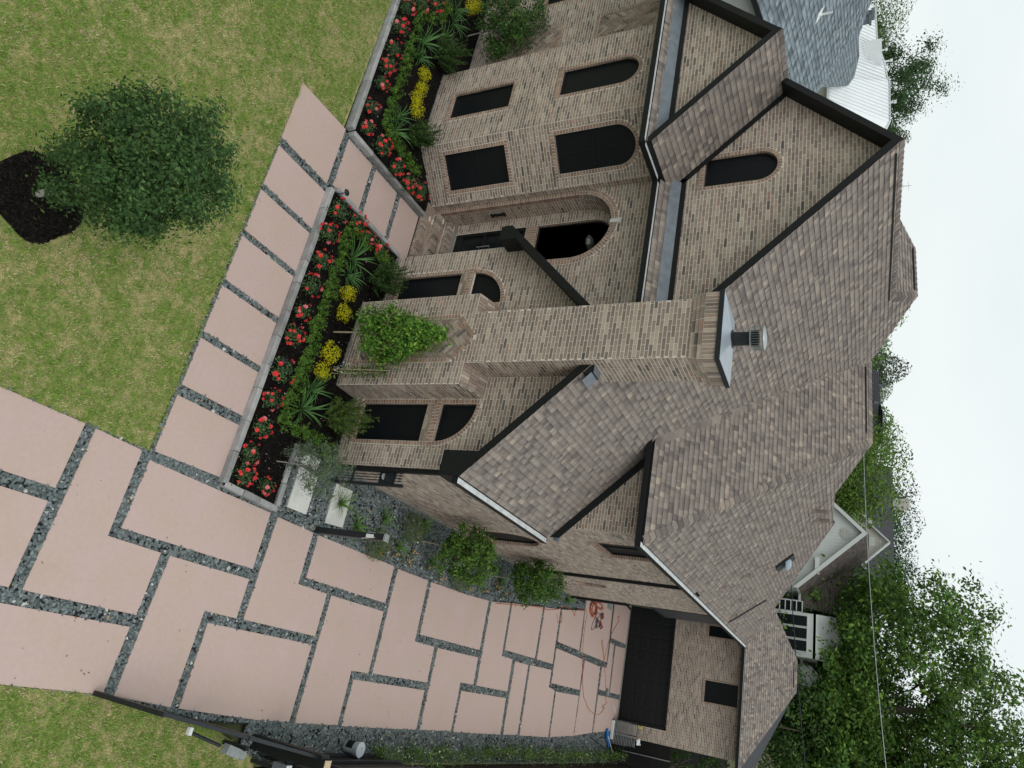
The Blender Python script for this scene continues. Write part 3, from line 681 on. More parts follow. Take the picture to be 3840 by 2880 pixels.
# ---- recessed wall on the far left with herringbone panels
HW = Wall((-22, 12.3, 0), (1, 0, 0)); hu = lambda x: x + 22
PAN = [[(hu(-17.53), 1.0), (hu(-16.64), 1.0), (hu(-16.64), 2.93), (hu(-17.53), 2.93)], [(hu(-17.53), 4.14), (hu(-16.64), 4.14), (hu(-16.64), 5.95), (hu(-17.53), 5.95)]]
for p in PAN: HW.op.append((p[0][0], p[1][0], p[0][1], p[2][1], 'rect'))
HW.window((hu(-20.3), hu(-18.62), 2.25, 3.35, 'rect'), mull=[('v', hu(-18.95), 2.25, 3.35)]); HW.lay(.12, 6.47, lambda z: (0, hu(-15.2)), margin=.1, soldier=.25)
def clip_poly(P, C):
    """Sutherland-Hodgman, C convex and counter-clockwise"""
    out = list(P)
    for i in range(len(C)):
        a, e = np.array(C[i]), np.array(C[(i + 1) % len(C)]); inp = out; out = []
        if not inp: break
        side = lambda p: (e[0] - a[0]) * (p[1] - a[1]) - (e[1] - a[1]) * (p[0] - a[0])
        for j in range(len(inp)):
            p, q = np.array(inp[j]), np.array(inp[(j + 1) % len(inp)]); sp, sq = side(p), side(q)
            if sp >= 0: out.append(tuple(p))
            if (sp >= 0) != (sq >= 0): out.append(tuple(p + (q - p) * sp / (sp - sq)))
    return out
def herringbone(w, panel, depth=.03, single=False):
    global HERR_N
    MORT.poly([w.p(u, z, -depth) for u, z in panel])
    for i in range(len(panel)):
        a, e = panel[i], panel[(i + 1) % len(panel)]; MORT.poly([w.p(*a, .002), w.p(*e, .002), w.p(*e, -depth), w.p(*a, -depth)])
    u = [p[0] for p in panel]; z = [p[1] for p in panel]; cu, cz = np.mean(u), np.mean(z); c45 = math.sqrt(.5)
    wd, ln = .0845, .2535
    for i in range(-40, 40):
        for j in range(-14, 14):
            for o in (0, 1):
                # 3:1 herringbone on a square lattice of brick widths
                gx, gy = (i + 3 * j, i - 3 * j) if False else (i + 3 * j, -i + 3 * j) if False else (i, i + 6 * j)
                r = (gx, gy, 3, 1) if o == 0 else (gx, gy + 1, 1, 3)
                q = [(r[0], r[1]), (r[0] + r[2], r[1]), (r[0] + r[2], r[1] + r[3]), (r[0], r[1] + r[3])]
                g = JT / 2 / wd
                q = [(r[0] + g, r[1] + g), (r[0] + r[2] - g, r[1] + g), (r[0] + r[2] - g, r[1] + r[3] - g), (r[0] + g, r[1] + r[3] - g)]
                P = [(cu + (x - y) * wd * c45, cz + (x + y) * wd * c45) for x, y in q]
                mu, mz_ = np.mean([p[0] for p in P]), np.mean([p[1] for p in P])
                if not (min(u) - .2 < mu < max(u) + .2 and min(z) - .2 < mz_ < max(z) + .2): continue
                K = clip_poly(P, panel)
                if len(K) < 3: continue
                ar = abs(sum(K[a][0] * K[(a + 1) % len(K)][1] - K[(a + 1) % len(K)][0] * K[a][1] for a in range(len(K)))) / 2
                if ar < .0012: continue
                t = tuple(tint_brick(1)[0]); B = HERR
                if single and ar > .6 * wd * ln: B = MB(HO)
                B.prism([w.p(x, y, -depth + .009 + (0 if B is HERR else rng.uniform(0, .002))) for x, y in K], -w.N * .02, t)
                if B is not HERR: B.build('brick', M['brick'], house); HERR_N += 1
for p in PAN: herringbone(HW, p)
for p in PAN:
    HW.row(p[0][0] - .1, p[0][0], p[0][1], p[2][1], along='z'); HW.row(p[1][0], p[1][0] + .1, p[0][1], p[2][1], along='z'); HW.row(p[0][0] - .1, p[1][0] + .1, p[2][1], p[2][1] + .1); HW.row(p[0][0] - .1, p[1][0] + .1, p[0][1] - .1, p[0][1])

# ---- gables
GY1 = 11.32
G1 = Wall((-16.6, GY1, 0), (1, 0, 0)); G1.lay(6.95, 9.2, lambda z: ((-13.71 - (9.06 - z) / .985) + 16.6, (-13.71 + (9.06 - z) / .985) + 16.6) if z < 9.0 else None)
GY2 = 12.65
G2 = Wall((-14.2, GY2, 0), (1, 0, 0)); g2 = lambda x: x + 14.2
G2.window((g2(-11.95), g2(-11.125), 7.45, 8.63, 'arch'))
def g2_span(z):
    l = max(-14.0, -11.37 - (11.33 - z) / .985, -13.7 + (9.15 - z) / .97 - .02 if z < 9.15 else -99); r = min(-6.9, -11.37 + (11.33 - z) / .985)
    return (g2(l), g2(r)) if r - l > .05 else None
G2.lay(6.95, 11.3, g2_span, ok=True)

# ---- chimney
CX0, CX1, CY = -7.53, -5.357, 11.0; SX0, SX1, SY1 = -7.06, -5.845, 11.96
CF = Wall((CX0, CY, 0), (1, 0, 0)); cu_ = lambda x: x - CX0
PANEL = [(cu_(-6.93), .47), (cu_(-5.97), .47), (cu_(-5.97), 2.92), (cu_(-6.445), 3.34), (cu_(-6.93), 2.92)]
def chim_iv(z):
    if z < 3.28: return (0, CX1 - CX0)
    return (cu_(SX0), cu_(SX1))
class PanelWall(Wall):
    def opening_iv(s, z, m):
        if .47 - m < z < 2.92: return [(PANEL[0][0] - m, PANEL[1][0] + m)]
        if 2.92 <= z < 3.34 + m * 1.2: q = (3.34 + m * 1.2 - z) / .42 * (PANEL[1][0] - PANEL[3][0]) ; return [(PANEL[3][0] - q, PANEL[3][0] + q)] if q > .02 else []
        return []
CF.__class__ = PanelWall
CF.lay(.10, 7.93, chim_iv, margin=.1, ok=True)
herringbone(CF, PANEL, single=True)
CF.row(PANEL[0][0] - .1, PANEL[0][0], .47, 2.94, along='z', depth=.06); CF.row(PANEL[1][0], PANEL[1][0] + .1, .47, 2.94, along='z', depth=.06); CF.row(PANEL[0][0] - .1, PANEL[1][0] + .1, .37, .47, depth=.06)
for sgn in (-1, 1):
    a = np.array(PANEL[2] if sgn > 0 else PANEL[4]); e = np.array(PANEL[3]); L = np.linalg.norm(e - a); d = (e - a) / L; nn = np.array([-d[1], d[0]]) * (-1 if sgn > 0 else 1); nn = nn if nn[1] > 0 else -nn
    n = int(round(L / PITCH)); t = (np.arange(n) + .5) / n
    q = a + (e - a) * t[:, None] + nn * .05
    P = CF.O + q[:, :1] * CF.U + q[:, 1:] * CF.Z + CF.N * (-.015)
    dv = d[0] * CF.U + d[1] * CF.Z; nv = nn[0] * CF.U + nn[1] * CF.Z
    pool(P, dv * (L / n / 2 - JT / 2), nv * .045, CF.N * .028, red=True)
    MORT.poly([CF.p(*(a), .001), CF.p(*(e), .001), CF.p(*(e + nn * .1), .001), CF.p(*(a + nn * .1), .001)])
CR1 = Wall((CX1, CY, 0), (0, 1, 0)); CR1.lay(.10, 3.30, lambda z: (0, YF - CY)); 
CR1.lay(3.30, 3.53, lambda z: ((z - 3.30) / .21 * (YF - CY), YF - CY))
CL1 = Wall((CX0, YF, 0), (0, -1, 0)); CL1.lay(.10, 3.30, lambda z: (0, YF - CY))
CR2 = Wall((SX1, CY, 0), (0, 1, 0)); CR2.lay(3.24, 7.93, lambda z: (0, SY1 - CY), ok=True)
CL2 = Wall((SX0, SY1, 0), (0, -1, 0)); CL2.lay(3.24, 7.93, lambda z: (0, SY1 - CY))
CB2 = Wall((SX1, SY1, 0), (-1, 0, 0)); CB2.lay(6.0, 7.93, lambda z: (0, SX1 - SX0))
# corbelled head: three stepped courses, then a course of bricks on end
for k, (z0, z1, e) in enumerate(((7.93, 8.005, .022), (8.005, 8.08, .044), (8.08, 8.155, .066), (8.155, 8.40, .075))):
    for (O, U, L) in (((SX0 - e, CY - e, 0), (1, 0, 0), SX1 - SX0 + 2 * e), ((SX1 + e, CY - e, 0), (0, 1, 0), SY1 - CY + 2 * e), ((SX0 - e, SY1 + e, 0), (0, -1, 0), SY1 - CY + 2 * e)):
        w = Wall(O, U); 
        if k < 3: w.row(0, L, z0, z1, pitch=BL, depth=.06, proud=.004, red=False)
        else: w.row(0, L, z0, z1, depth=.06, proud=.004, red=False)
    MORT.box((SX0 - e + .002, CY - e + .002, z0), (SX1 + e - .002, SY1 + e - .002, z1))
# sloping shoulders, bricks on edge running back to the wall
for xo, xi, sg in ((CX1, SX1, 1), (CX0, SX0, -1)):
    n = 6; p = abs(xo - xi) / n; sl = np.array([0, .69, .215]); sl /= np.linalg.norm(sl); up = np.array([0, -sl[2], sl[1]])
    Ls = math.hypot(.69, .215)
    for i in range(n):
        for (q0, q1) in ((0, .24), (.24, .48), (.48, Ls)):
            c = np.array([min(xo, xi) + p * (i + .5), CY, 3.30]) + sl * (q0 + q1) / 2 + up * .004
            pool(c, np.array([p / 2 - JT / 2, 0, 0]), sl * ((q1 - q0) / 2 - JT / 2), up * .016)
    a, e = min(xo, xi), max(xo, xi)
    MORT.poly([(a, CY, 3.30), (e, CY, 3.30), (e, YF, 3.515), (a, YF, 3.515)])
chim = MB(HO); cz = 8.40
cx0, cx1, cy0, cy1 = SX0 - .10, SX1 + .10, CY - .10, SY1 + .10; mxc, myc = (cx0 + cx1) / 2, (cy0 + cy1) / 2
chim.box((cx0, cy0, cz), (cx1, cy1, cz + .085)); cap = chim.build('chimney_cap', M['black_metal'], house)
b = MB(HO); ap = (mxc, myc, cz + .20); q = [(cx0 + .01, cy0 + .01, cz + .087), (cx1 - .01, cy0 + .01, cz + .087), (cx1 - .01, cy1 - .01, cz + .087), (cx0 + .01, cy1 - .01, cz + .087)]
for i in range(4): b.poly([q[i], q[(i + 1) % 4], ap])
b.build('metal_sheet', mat('cap_metal', (.36, .41, .45), .38, noise=.12, nscale=3, metal=.35), cap)
b = MB(HO); b.lathe((mxc, myc, cz + .14), [(.17, 0), (.17, .05), (.13, .055), (.13, .10)], 22); b.lathe((mxc, myc, cz + .24), [(.125, 0), (.125, .26)], 22)
for k in range(4): b.lathe((mxc, myc, cz + .50 + .035 * k), [(.11, 0), (.155, .008), (.155, .02), (.11, .03)], 22)
b.build('flue', M['black_metal'], cap)
b = MB(HO)
for z in (cz + .49, cz + .71): b.lathe((mxc, myc, z), [(.21, 0), (.225, .006), (.225, .018), (.21, .024)], 26)
b.lathe((mxc, myc, cz + .72), [(.215, 0), (.20, .02), (.05, .045)], 26)
for k in range(30):
    a = 2 * math.pi * k / 30; x, y = mxc + .215 * math.cos(a), myc + .215 * math.sin(a); b.bar((x, y, cz + .5), (x, y, cz + .72), .005)
b.build('spark_guard', M['steel'], cap)
b = MB(HO); b.box((SX1 - .02, 11.22, 5.85), (SX1 + .16, 11.55, 6.10)); b.build('flashing_box', M['black_metal'], house)
b = MB(HO); b.poly([(SX1 + .162, 11.20, 6.06), (SX1 + .34, 11.20, 5.90), (SX1 + .34, 11.56, 5.90), (SX1 + .162, 11.56, 6.06)]); b.poly([(SX1 - .02, 11.20, 6.105), (SX1 + .17, 11.20, 6.105), (SX1 + .17, 11.56, 6.105), (SX1 - .02, 11.56, 6.105)]); b.build('flashing', M['flashing'], house)

# ---- garage
GW = Wall((-4.9, 36.0, 0), (1, 0, 0)); gu = lambda x: x + 4.9
GW.window((gu(-1.97), gu(-1.03), 3.97, 5.60, 'rect'), trim=.09); GW.window((gu(-4.45), gu(-3.95), 3.97, 5.60, 'rect'), trim=.09)
GW.op.append((gu(-4.85), gu(.54), -.1, 2.36, 'rect')); GW.lay(0, 5.72, lambda z: (0, gu(1.15)), margin=.03, soldier=.25)
GS = Wall((1.15, 36.0, 0), (0, 1, 0)); GS.lay(0, 5.72, lambda z: (0, 3.0))
b = MB(HO); b.box((-4.85, 36.10, 0), (.54, 36.16, 2.36)); b.box((.44, 36.0, 0), (.54, 36.1, 2.36)); b.box((-4.85, 36.0, 2.27), (.54, 36.1, 2.36)); gd = b.build('garage_door', M['black_trim'], house)
pm = None
for r in range(4):
    for c in range(8):
        x0, z0 = -4.78 + c * .655, .06 + r * .56
        if pm is None:
            b = MB(); w_, h_ = .56, .44
            for (q0, q1, y) in ((0, 0, 0), (.05, .05, -.018)): pass
            b.poly([(0, 0, 0), (w_, 0, 0), (w_ - .04, -.007, .04), (.04, -.007, .04)]); b.poly([(w_, 0, 0), (w_, 0, h_), (w_ - .04, -.007, h_ - .04), (w_ - .04, -.007, .04)])
            b.poly([(w_, 0, h_), (0, 0, h_), (.04, -.007, h_ - .04), (w_ - .04, -.007, h_ - .04)]); b.poly([(0, 0, h_), (0, 0, 0), (.04, -.007, .04), (.04, -.007, h_ - .04)]); b.poly([(.04, -.007, .04), (w_ - .04, -.007, .04), (w_ - .04, -.007, h_ - .04), (.04, -.007, h_ - .04)])
            pm = b.mesh('panel')
        o = link('panel', pm, M['black_trim'], gd); o.location = np.array((x0 + .04, 36.098, z0 + .05)) - HO
for r in range(1, 4):
    b = MB(HO); b.box((-4.84, 36.085, .055 + r * .56 - .012), (.43, 36.1, .055 + r * .56 + .012)); b.build('seam', M['black_metal'], gd)
# breezeway between house and garage: dark panel over a dark opening
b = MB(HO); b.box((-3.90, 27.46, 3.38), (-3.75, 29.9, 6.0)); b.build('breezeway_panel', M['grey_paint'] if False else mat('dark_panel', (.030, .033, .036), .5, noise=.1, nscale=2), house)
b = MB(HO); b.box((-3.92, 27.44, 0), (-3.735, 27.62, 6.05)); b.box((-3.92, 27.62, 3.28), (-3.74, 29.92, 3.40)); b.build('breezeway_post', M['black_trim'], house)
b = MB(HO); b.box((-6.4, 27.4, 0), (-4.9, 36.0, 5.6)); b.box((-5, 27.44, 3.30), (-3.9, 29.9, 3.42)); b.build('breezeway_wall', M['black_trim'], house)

# foundation strips
b = MB(HO)
for a, e in (((X0 - .01, YF - .02), (X1 + .02, YF + .3)), ((X1 - .4, YF), (-3.725, 27.4)), ((CX0 - .015, CY - .02), (CX1 + .015, YF)), ((-15.27, 11.28), (-12.56, 11.6)), ((-22, 12.28), (-15.2, 12.6))):
    b.box((*a, -.1), (*e, .118))
b.poly([(-12.565, 11.285, .119), (-11.465, 12.385, .119), (-11.465, 12.6, .119), (-12.565, 11.6, .119)]); b.poly([(-12.565, 11.285, -.1), (-11.465, 12.385, -.1), (-11.465, 12.385, .119), (-12.565, 11.285, .119)])
b.build('foundation', M['foundation'], house)
# body of the house behind the brick skin, so nothing is seen through
b = MB(HO); b.box((-9.2, 11.85, .1), (-3.9, 15.8, 3.2)); b.box((-22, 13.3, .1), (-9.3, 27.3, 5.9)); b.box((-9.3, 16.1, .1), (-3.95, 27.3, 5.9)); b.box((-15.1, 11.5, .1), (-12.5, 13.4, 6.2)); b.box((-4.8, 36.3, .1), (1.1, 39, 5.6)); b.build('inner_shell', M['black_trim'], house)['kind'] = 'stuff'
MORT.build('wall', M['mortar'], house)
HERR.build('herringbone_bricks', M['brick'], house)['kind'] = 'stuff'
C, U, V, W, T, OK = (np.concatenate(POOL[k]) for k in ('C', 'U', 'V', 'W', 'T', 'ok'))
fr = (np.linalg.norm(U, axis=1) * np.linalg.norm(V, axis=1)); d = C - np.array([0, 0, CAMH]); dist = np.linalg.norm(d, axis=1)
nrm = W / np.linalg.norm(W, axis=1)[:, None]; facing = -np.sum(nrm * d, axis=1) / dist
score = np.where(OK, fr * np.clip(facing, 0, 1) / dist ** 2, 0)
pick = np.argsort(-score)[:max(0, 298 - HERR_N)]; pick = pick[score[pick] > 0]; rest = np.ones(len(C), bool); rest[pick] = False
P, F, nf = boxes_np(C[rest] - HO, U[rest], V[rest], W[rest])
o = link('brickwork', mesh_np('brickwork', P, F, np.repeat(T[rest], nf, axis=0)), M['brick'], house); o['kind'] = 'stuff'
variants = {}
for i in pick:
    key = int(rng.integers(0, 14)), tuple(np.round(U[i] / np.linalg.norm(U[i]), 2))
    if key not in variants:
        p, f_, k = boxes_np(np.zeros((1, 3)), U[i:i + 1], V[i:i + 1], W[i:i + 1]); variants[key] = mesh_np('brick', p, f_, np.repeat(T[i:i + 1], k, axis=0))
    o = link('brick', variants[key], M['brick'], house); o.location = C[i] - HO

# ================================================================== ROOFS
SHN = dict(P=[], T=[], S=[])                 # all shingles: eight corner points, tint, size score
SH_COL = np.array([(.250, .215, .190), (.222, .190, .170), (.190, .162, .148), (.152, .130, .121), (.282, .242, .208), (.34, .285, .232)])
def tint_sh(n): return SH_COL[rng.choice(6, n, p=[.28, .28, .20, .11, .10, .03])] * rng.uniform(.92, 1.08, (n, 1))
def edge_iv(poly, w):
    xs = []
    for i in range(len(poly)):
        (u0, w0), (u1, w1) = poly[i], poly[(i + 1) % len(poly)]
        if (w0 <= w < w1) or (w1 <= w < w0): xs.append(u0 + (u1 - u0) * (w - w0) / (w1 - w0))
    return (min(xs), max(xs)) if len(xs) >= 2 else None
def frame(pts, udir):
    """plane through pts; returns origin, u (level), w (up the slope), n"""
    pts = [np.array(p, float) for p in pts]; n = np.zeros(3)
    for i in range(len(pts)): n += np.cross(pts[i] - pts[0], pts[(i + 1) % len(pts)] - pts[0])
    n /= np.linalg.norm(n); n = n if n[2] > 0 else -n
    u = np.array(udir, float); u -= n * np.dot(u, n); u /= np.linalg.norm(u); w = np.cross(n, u)
    if w[2] < 0: u = -u; w = np.cross(n, u)
    return pts[0], u, w, n
def shingle(pts, udir, expo=.143, store=SHN, lift=.012, wmin=.065, wmax=.165, tint=tint_sh, w0off=0.0):
    O, u, w, n = frame(pts, udir); poly = [(np.dot(np.array(p) - O, u), np.dot(np.array(p) - O, w)) for p in pts]
    wlo, whi = min(p[1] for p in poly), max(p[1] for p in poly); k = 0; ww = wlo + w0off
    while ww < whi - .01:
        a, e = ww, min(ww + expo + .01, whi - 1e-4)
        A, E = edge_iv(poly, a + 1e-4), edge_iv(poly, e)
        if A and E:
            lo, hi = min(A[0], E[0]), max(A[1], E[1]); cuts = [lo - rng.uniform(0, wmax)]
            while cuts[-1] < hi: cuts.append(cuts[-1] + rng.uniform(wmin, wmax))
            cuts = np.array(cuts); x0, x1 = cuts[:-1] + .001, cuts[1:] - .001
            a0, a1 = np.clip(x0, *A), np.clip(x1, *A); e0, e1 = np.clip(x0, *E), np.clip(x1, *E)
            ok = (a1 - a0 > .004) | (e1 - e0 > .004); a0, a1, e0, e1 = a0[ok], a1[ok], e0[ok], e1[ok]; m = len(a0)
            if m:
                j = lift * rng.choice([.75, 1.25], m) + rng.uniform(0, .002, m)
                f = lambda uu, v, h: O + uu[:, None] * u + (np.full(m, v)[:, None]) * w + np.asarray(h).reshape(-1, 1) * n
                bot, top = [f(a0, a, np.zeros(m)), f(a1, a, np.zeros(m))], [f(a0, a, j), f(a1, a, j), f(e1, e, np.full(m, .0015)), f(e0, e, np.full(m, .0015))]
                store['P'].append(np.stack(bot + top, 1)); store['T'].append(tint(m)); c = f((a0 + a1) / 2, (a + e) / 2, np.zeros(m)); d = c - np.array([0, 0, CAMH]); D = np.linalg.norm(d, axis=1)
                store['S'].append((a1 - a0) * expo * np.clip(-(d @ n) / D, 0, 1) / D ** 2 * ((a1 - a0) > .6 * wmin))
        ww += expo; k += 1
def shingle_mesh(name, P, T):
    n = len(P); ml, mr = P[:, 2] * .42 + P[:, 5] * .58, P[:, 3] * .42 + P[:, 4] * .58     # the tint turns darker in the upper half of a tab
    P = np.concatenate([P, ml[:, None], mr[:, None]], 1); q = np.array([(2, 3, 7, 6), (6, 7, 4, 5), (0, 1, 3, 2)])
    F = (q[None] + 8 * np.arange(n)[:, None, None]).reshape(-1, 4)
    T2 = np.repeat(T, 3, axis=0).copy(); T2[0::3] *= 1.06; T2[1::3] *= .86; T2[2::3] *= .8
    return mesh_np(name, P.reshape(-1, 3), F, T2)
def roof_slab(name, pts, thick=.20, mat_='black_trim', parent=None, org=HO, down=.012):
    b = MB(org); top = [np.array(p, float) - np.array([0, 0, down]) for p in pts]; b.prism(top, (0, 0, -thick)); return b.build(name, M[mat_], parent if parent is not None else house)
p1 = lambda x, y: (x, y, 11.45 - .985 * (x + 11.35))
PL1 = [p1(-3.47, 11.2), p1(-3.47, 15.92), p1(-5.74, 15.92), p1(-6.02, 15.5), p1(-10.79, 20.84), p1(-11.96, 19.2), p1(-11.35, 18.25), p1(-11.35, 12.25), p1(-6.41, 12.25), p1(-6.41, 11.2)]
m2 = lambda x, y: (x, y, 6.2 + .887 * (y - 15.5))
PL2 = [m2(-6.02, 15.5), m2(-3.5, 15.5), m2(-8.13, 20.8), m2(-10.79, 20.8)]
_a, _b, _c = np.array([-3.5, 15.5, 6.2]), np.array([-3.75, 35.9, 5.775]), np.array([-8.13, 20.8, 10.9]); _n = np.cross(_b - _a, _c - _a)
pr = lambda x, y: (x, y, float(_a[2] - (_n[0] * (x - _a[0]) + _n[1] * (y - _a[1])) / _n[2]))
PL3 = [pr(-3.5, 15.5), pr(-3.75, 35.9), pr(-5.06, 32.17), pr(-7.22, 26.08), pr(-7.01, 23.4), pr(-8.13, 20.8)]
pg = lambda x, y: (x, y, 5.75 + .7 * (y - 35.6))
PL4 = [pg(-3.75, 35.6), pg(1.42, 35.6), pg(-2.30, 38.45), pg(-3.71, 38.45), pg(-5.82, 37.04)]
gl = lambda x, y: (x, y, 9.2 - .985 * (x + 13.7))
PL5 = [gl(-11.12, 10.97), gl(-11.12, 12.63), gl(-13.70, 12.63), gl(-13.70, 10.97)]
PL6 = [(-11.37, 18.25, 11.47), (-11.96, 19.2, 12.05), (-13.6, 19.2, 12.05), (-14.5, 18.25, 11.47)]
PEN1 = [(-22, 10.97, 6.56), (-11.13, 10.97, 6.56), (-11.45, 11.32, 6.86), (-22, 11.32, 6.86)]
PEN2 = [(-11.13, 12.20, 6.56), (-6.9, 12.20, 6.56), (-6.9, 12.65, 6.92), (-11.45, 12.65, 6.92)]
roof = roof_slab('roof', PL1, .21)
for p, t in ((PL2, .16), (PL3, .16), (PL4, .16), (PL5, .2), (PL6, .1), (PEN1, .12), (PEN2, .12)): roof_slab('roof', p, t)
# the slopes that face away
roof_slab('roof', [(-6.41, 11.2, 6.58), (-6.41, 12.62, 6.58), (-9.47, 12.62, 3.57), (-9.47, 11.2, 3.57)], .21, down=.0)
roof_slab('roof', [(-13.70, 10.97, 9.2), (-13.70, 13.6, 9.2), (-16.5, 13.6, 6.45), (-16.5, 10.97, 6.45)], .21, down=.0)
roof_slab('roof', [(-11.35, 12.25, 11.45), (-11.35, 18.25, 11.45), (-16.6, 18.25, 6.28), (-16.6, 12.25, 6.28)], .2, down=.0)
for q in ([(-7.01, 23.4, pr(-7.01, 23.4)[2]), pr(-7.22, 26.08), (-12, 27, 6)], [pr(-7.22, 26.08), pr(-5.06, 32.17), (-9, 33, 5.6), (-12, 27, 6)], [pr(-5.06, 32.17), pr(-3.75, 35.9), (-9, 33, 5.6)],
          [pr(-8.13, 20.8), pr(-7.01, 23.4), (-12, 27, 6), (-10.79, 20.84, 10.88)], [(-10.79, 20.84, 10.9), (-12, 27, 6), (-20, 27, 6), (-13.6, 19.2, 12.05), (-11.96, 19.2, 12.05)],
          [pg(-3.71, 38.45), pg(-2.30, 38.45), (1.4, 41.3, 5.75), (-7.4, 41.3, 5.75), pg(-5.82, 37.04)], [pg(1.42, 35.6), pg(-2.30, 38.45), (1.4, 41.3, 5.75)], [(-14.5, 18.25, 11.47), (-13.6, 19.2, 12.05), (-20, 27, 6), (-20, 19, 6)]):
    roof_slab('roof', q, .05, mat_='dark_roof', down=.03)
for p, u in ((PL1, (0, 1, 0)), (PL2, (1, 0, 0)), (PL3, _b - _a), (PL4, (1, 0, 0)), (PL5, (0, 1, 0)), (PL6, (1, 0, 0)), (PEN1, (1, 0, 0)), (PEN2, (1, 0, 0))): shingle(p, u)
P_, T_, S_ = (np.concatenate(SHN[k]) for k in ('P', 'T', 'S'))
pick = np.argsort(-S_)[:299]; rest = np.ones(len(P_), bool); rest[pick] = False
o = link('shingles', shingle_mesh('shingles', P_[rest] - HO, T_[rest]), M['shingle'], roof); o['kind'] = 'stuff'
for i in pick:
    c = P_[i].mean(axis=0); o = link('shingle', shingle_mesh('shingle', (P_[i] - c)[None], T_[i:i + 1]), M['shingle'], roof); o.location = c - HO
# bent cap shingles on hips and ridges
def caps(line, half, n1, n2, step=.17, store=None, lift=.02):
    b = store
    for p, q in zip(line[:-1], line[1:]):
        p, q = np.array(p, float), np.array(q, float); d = q - p; L = np.linalg.norm(d); d /= L; k = int(L / step)
        s1 = np.cross(d, n1); s1 = s1 / np.linalg.norm(s1); s1 = s1 if s1[2] < 0 else -s1
        s2 = np.cross(d, n2); s2 = s2 / np.linalg.norm(s2); s2 = s2 if s2[2] < 0 else -s2
        for i in range(k):
            a, e = p + d * i * L / k, p + d * ((i + 1) * L / k + .03); h0, h1 = np.array([0, 0, lift + .010]), np.array([0, 0, lift * .6])
            t = tuple(tint_sh(1)[0] * .92)
            b.poly([a + h0, e + h1, e + s1 * half + h1, a + s1 * half + h0], t); b.poly([a + h0, a + s2 * half + h0, e + s2 * half + h1, e + h1], t)
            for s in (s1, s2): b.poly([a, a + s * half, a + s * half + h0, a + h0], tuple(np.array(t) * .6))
N1 = np.array([.985, 0, 1]); N2 = np.array([0, -.887, 1]); N3 = _n if _n[2] > 0 else -_n; N4 = np.array([0, -.7, 1]); NB = np.array([0, .8, 1])
cb = MB(HO)
caps([m2(-3.52, 15.52), pr(-8.13, 20.8)], .15, N2, N3, store=cb); caps([pr(-8.13, 20.8), m2(-10.7, 20.8)], .14, N2, NB, store=cb); caps([p1(-11.35, 12.27), p1(-11.35, 18.2)], .13, N1, np.array([-.985, 0, 1]), store=cb)
caps([(-11.37, 18.25, 11.47), (-11.96, 19.2, 12.05)], .15, N1, np.array([0, -.61, 1]), store=cb); caps([(-11.96, 19.2, 12.05), (-13.6, 19.2, 12.05)], .14, np.array([0, -.61, 1]), NB, store=cb)
caps([pg(1.40, 35.62), pg(-2.30, 38.45)], .16, N4, np.array([.9, .2, 1]), store=cb); caps([pg(-2.30, 38.45), pg(-3.71, 38.45)], .14, N4, NB, store=cb); caps([gl(-13.70, 10.99), gl(-13.70, 12.4)], .13, N1, np.array([-.985, 0, 1]), store=cb)
caps([pr(-5.06, 32.17), pr(-7.22, 26.08)], .12, N3, np.array([-.5, .6, 1]), store=cb)
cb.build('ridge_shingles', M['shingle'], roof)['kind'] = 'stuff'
# ridge vents: dark strips just below the caps
rv = MB(HO)
for a, e in ((p1(-11.20, 12.5), p1(-11.20, 18.1)), (m2(-8.4, 20.62), m2(-10.5, 20.62)), ((-12.1, 19.05, 11.97), (-13.5, 19.05, 11.97)), (pg(-2.45, 38.25), pg(-3.6, 38.25))): rv.bar(np.array(a) + (0, 0, .025), np.array(e) + (0, 0, .025), .05, .03)
rv.build('ridge_vent', M['black_metal'], roof)
# shingles rolled through the main valley
vb = MB(HO); va, ve = np.array(p1(-6.02, 15.5)), np.array(p1(-10.79, 20.84)); k = 46
for i in range(k):
    a, e = va + (ve - va) * i / k, va + (ve - va) * (i + 1) / k
    s1 = np.array(p1(0, 1)) - np.array(p1(0, 0)); s1 = np.array([.05, -.16, -.05]); s2 = np.array([.17, .02, .0]); s2[2] = .887 * s2[1]
    s1[2] = -.985 * s1[0]
    t = tuple(tint_sh(1)[0]); vb.poly([a + s1 + (0, 0, .014), a + (0, 0, .035), e + (0, 0, .03), e + s1 + (0, 0, .014)], t); vb.poly([a + (0, 0, .035), a + s2 + (0, 0, .015), e + s2 + (0, 0, .015), e + (0, 0, .03)], t)
vb.build('valley_shingles', M['shingle'], roof)['kind'] = 'stuff'

# ---- gutters: black outside, pale inside
def gutter(a, e, w=.13, h=.12, side=(1, 0, 0), liner=True):
    a, e, sd = np.array(a, float), np.array(e, float), np.array(side, float); b = MB(HO); z = np.array([0, 0, 1.])
    d = (e - a) / np.linalg.norm(e - a); L = np.linalg.norm(e - a); c = (a + e) / 2
    b.obox(c + sd * w - z * h / 2, d * L / 2, sd * .007, z * h / 2); b.obox(c + sd * .004 - z * (h / 2 + .02), d * L / 2, sd * .004, z * (h / 2 - .02)); b.obox(c + sd * w / 2 - z * (h - .006), d * L / 2, sd * (w / 2 - .008), z * .006)
    for q, s in ((a, 1), (e, -1)): b.obox(q + d * s * .004 + sd * w / 2 - z * h / 2, d * .004, sd * (w / 2 - .008), z * h / 2)
    g = b.build('gutter', M['black_trim'], house)
    if liner:
        b = MB(HO); b.obox(c + sd * w / 2 - z * .008, d * (L / 2 - .012), sd * (w / 2 - .008), z * .003)
        n = int(L / .6)
        for i in range(1, n): b.obox(a + d * L * i / n + sd * w / 2 - z * .002, d * .010, sd * (w / 2 - .01), z * .0025)
        b.build('gutter_lining', M['gutter_liner'], g)
    return g
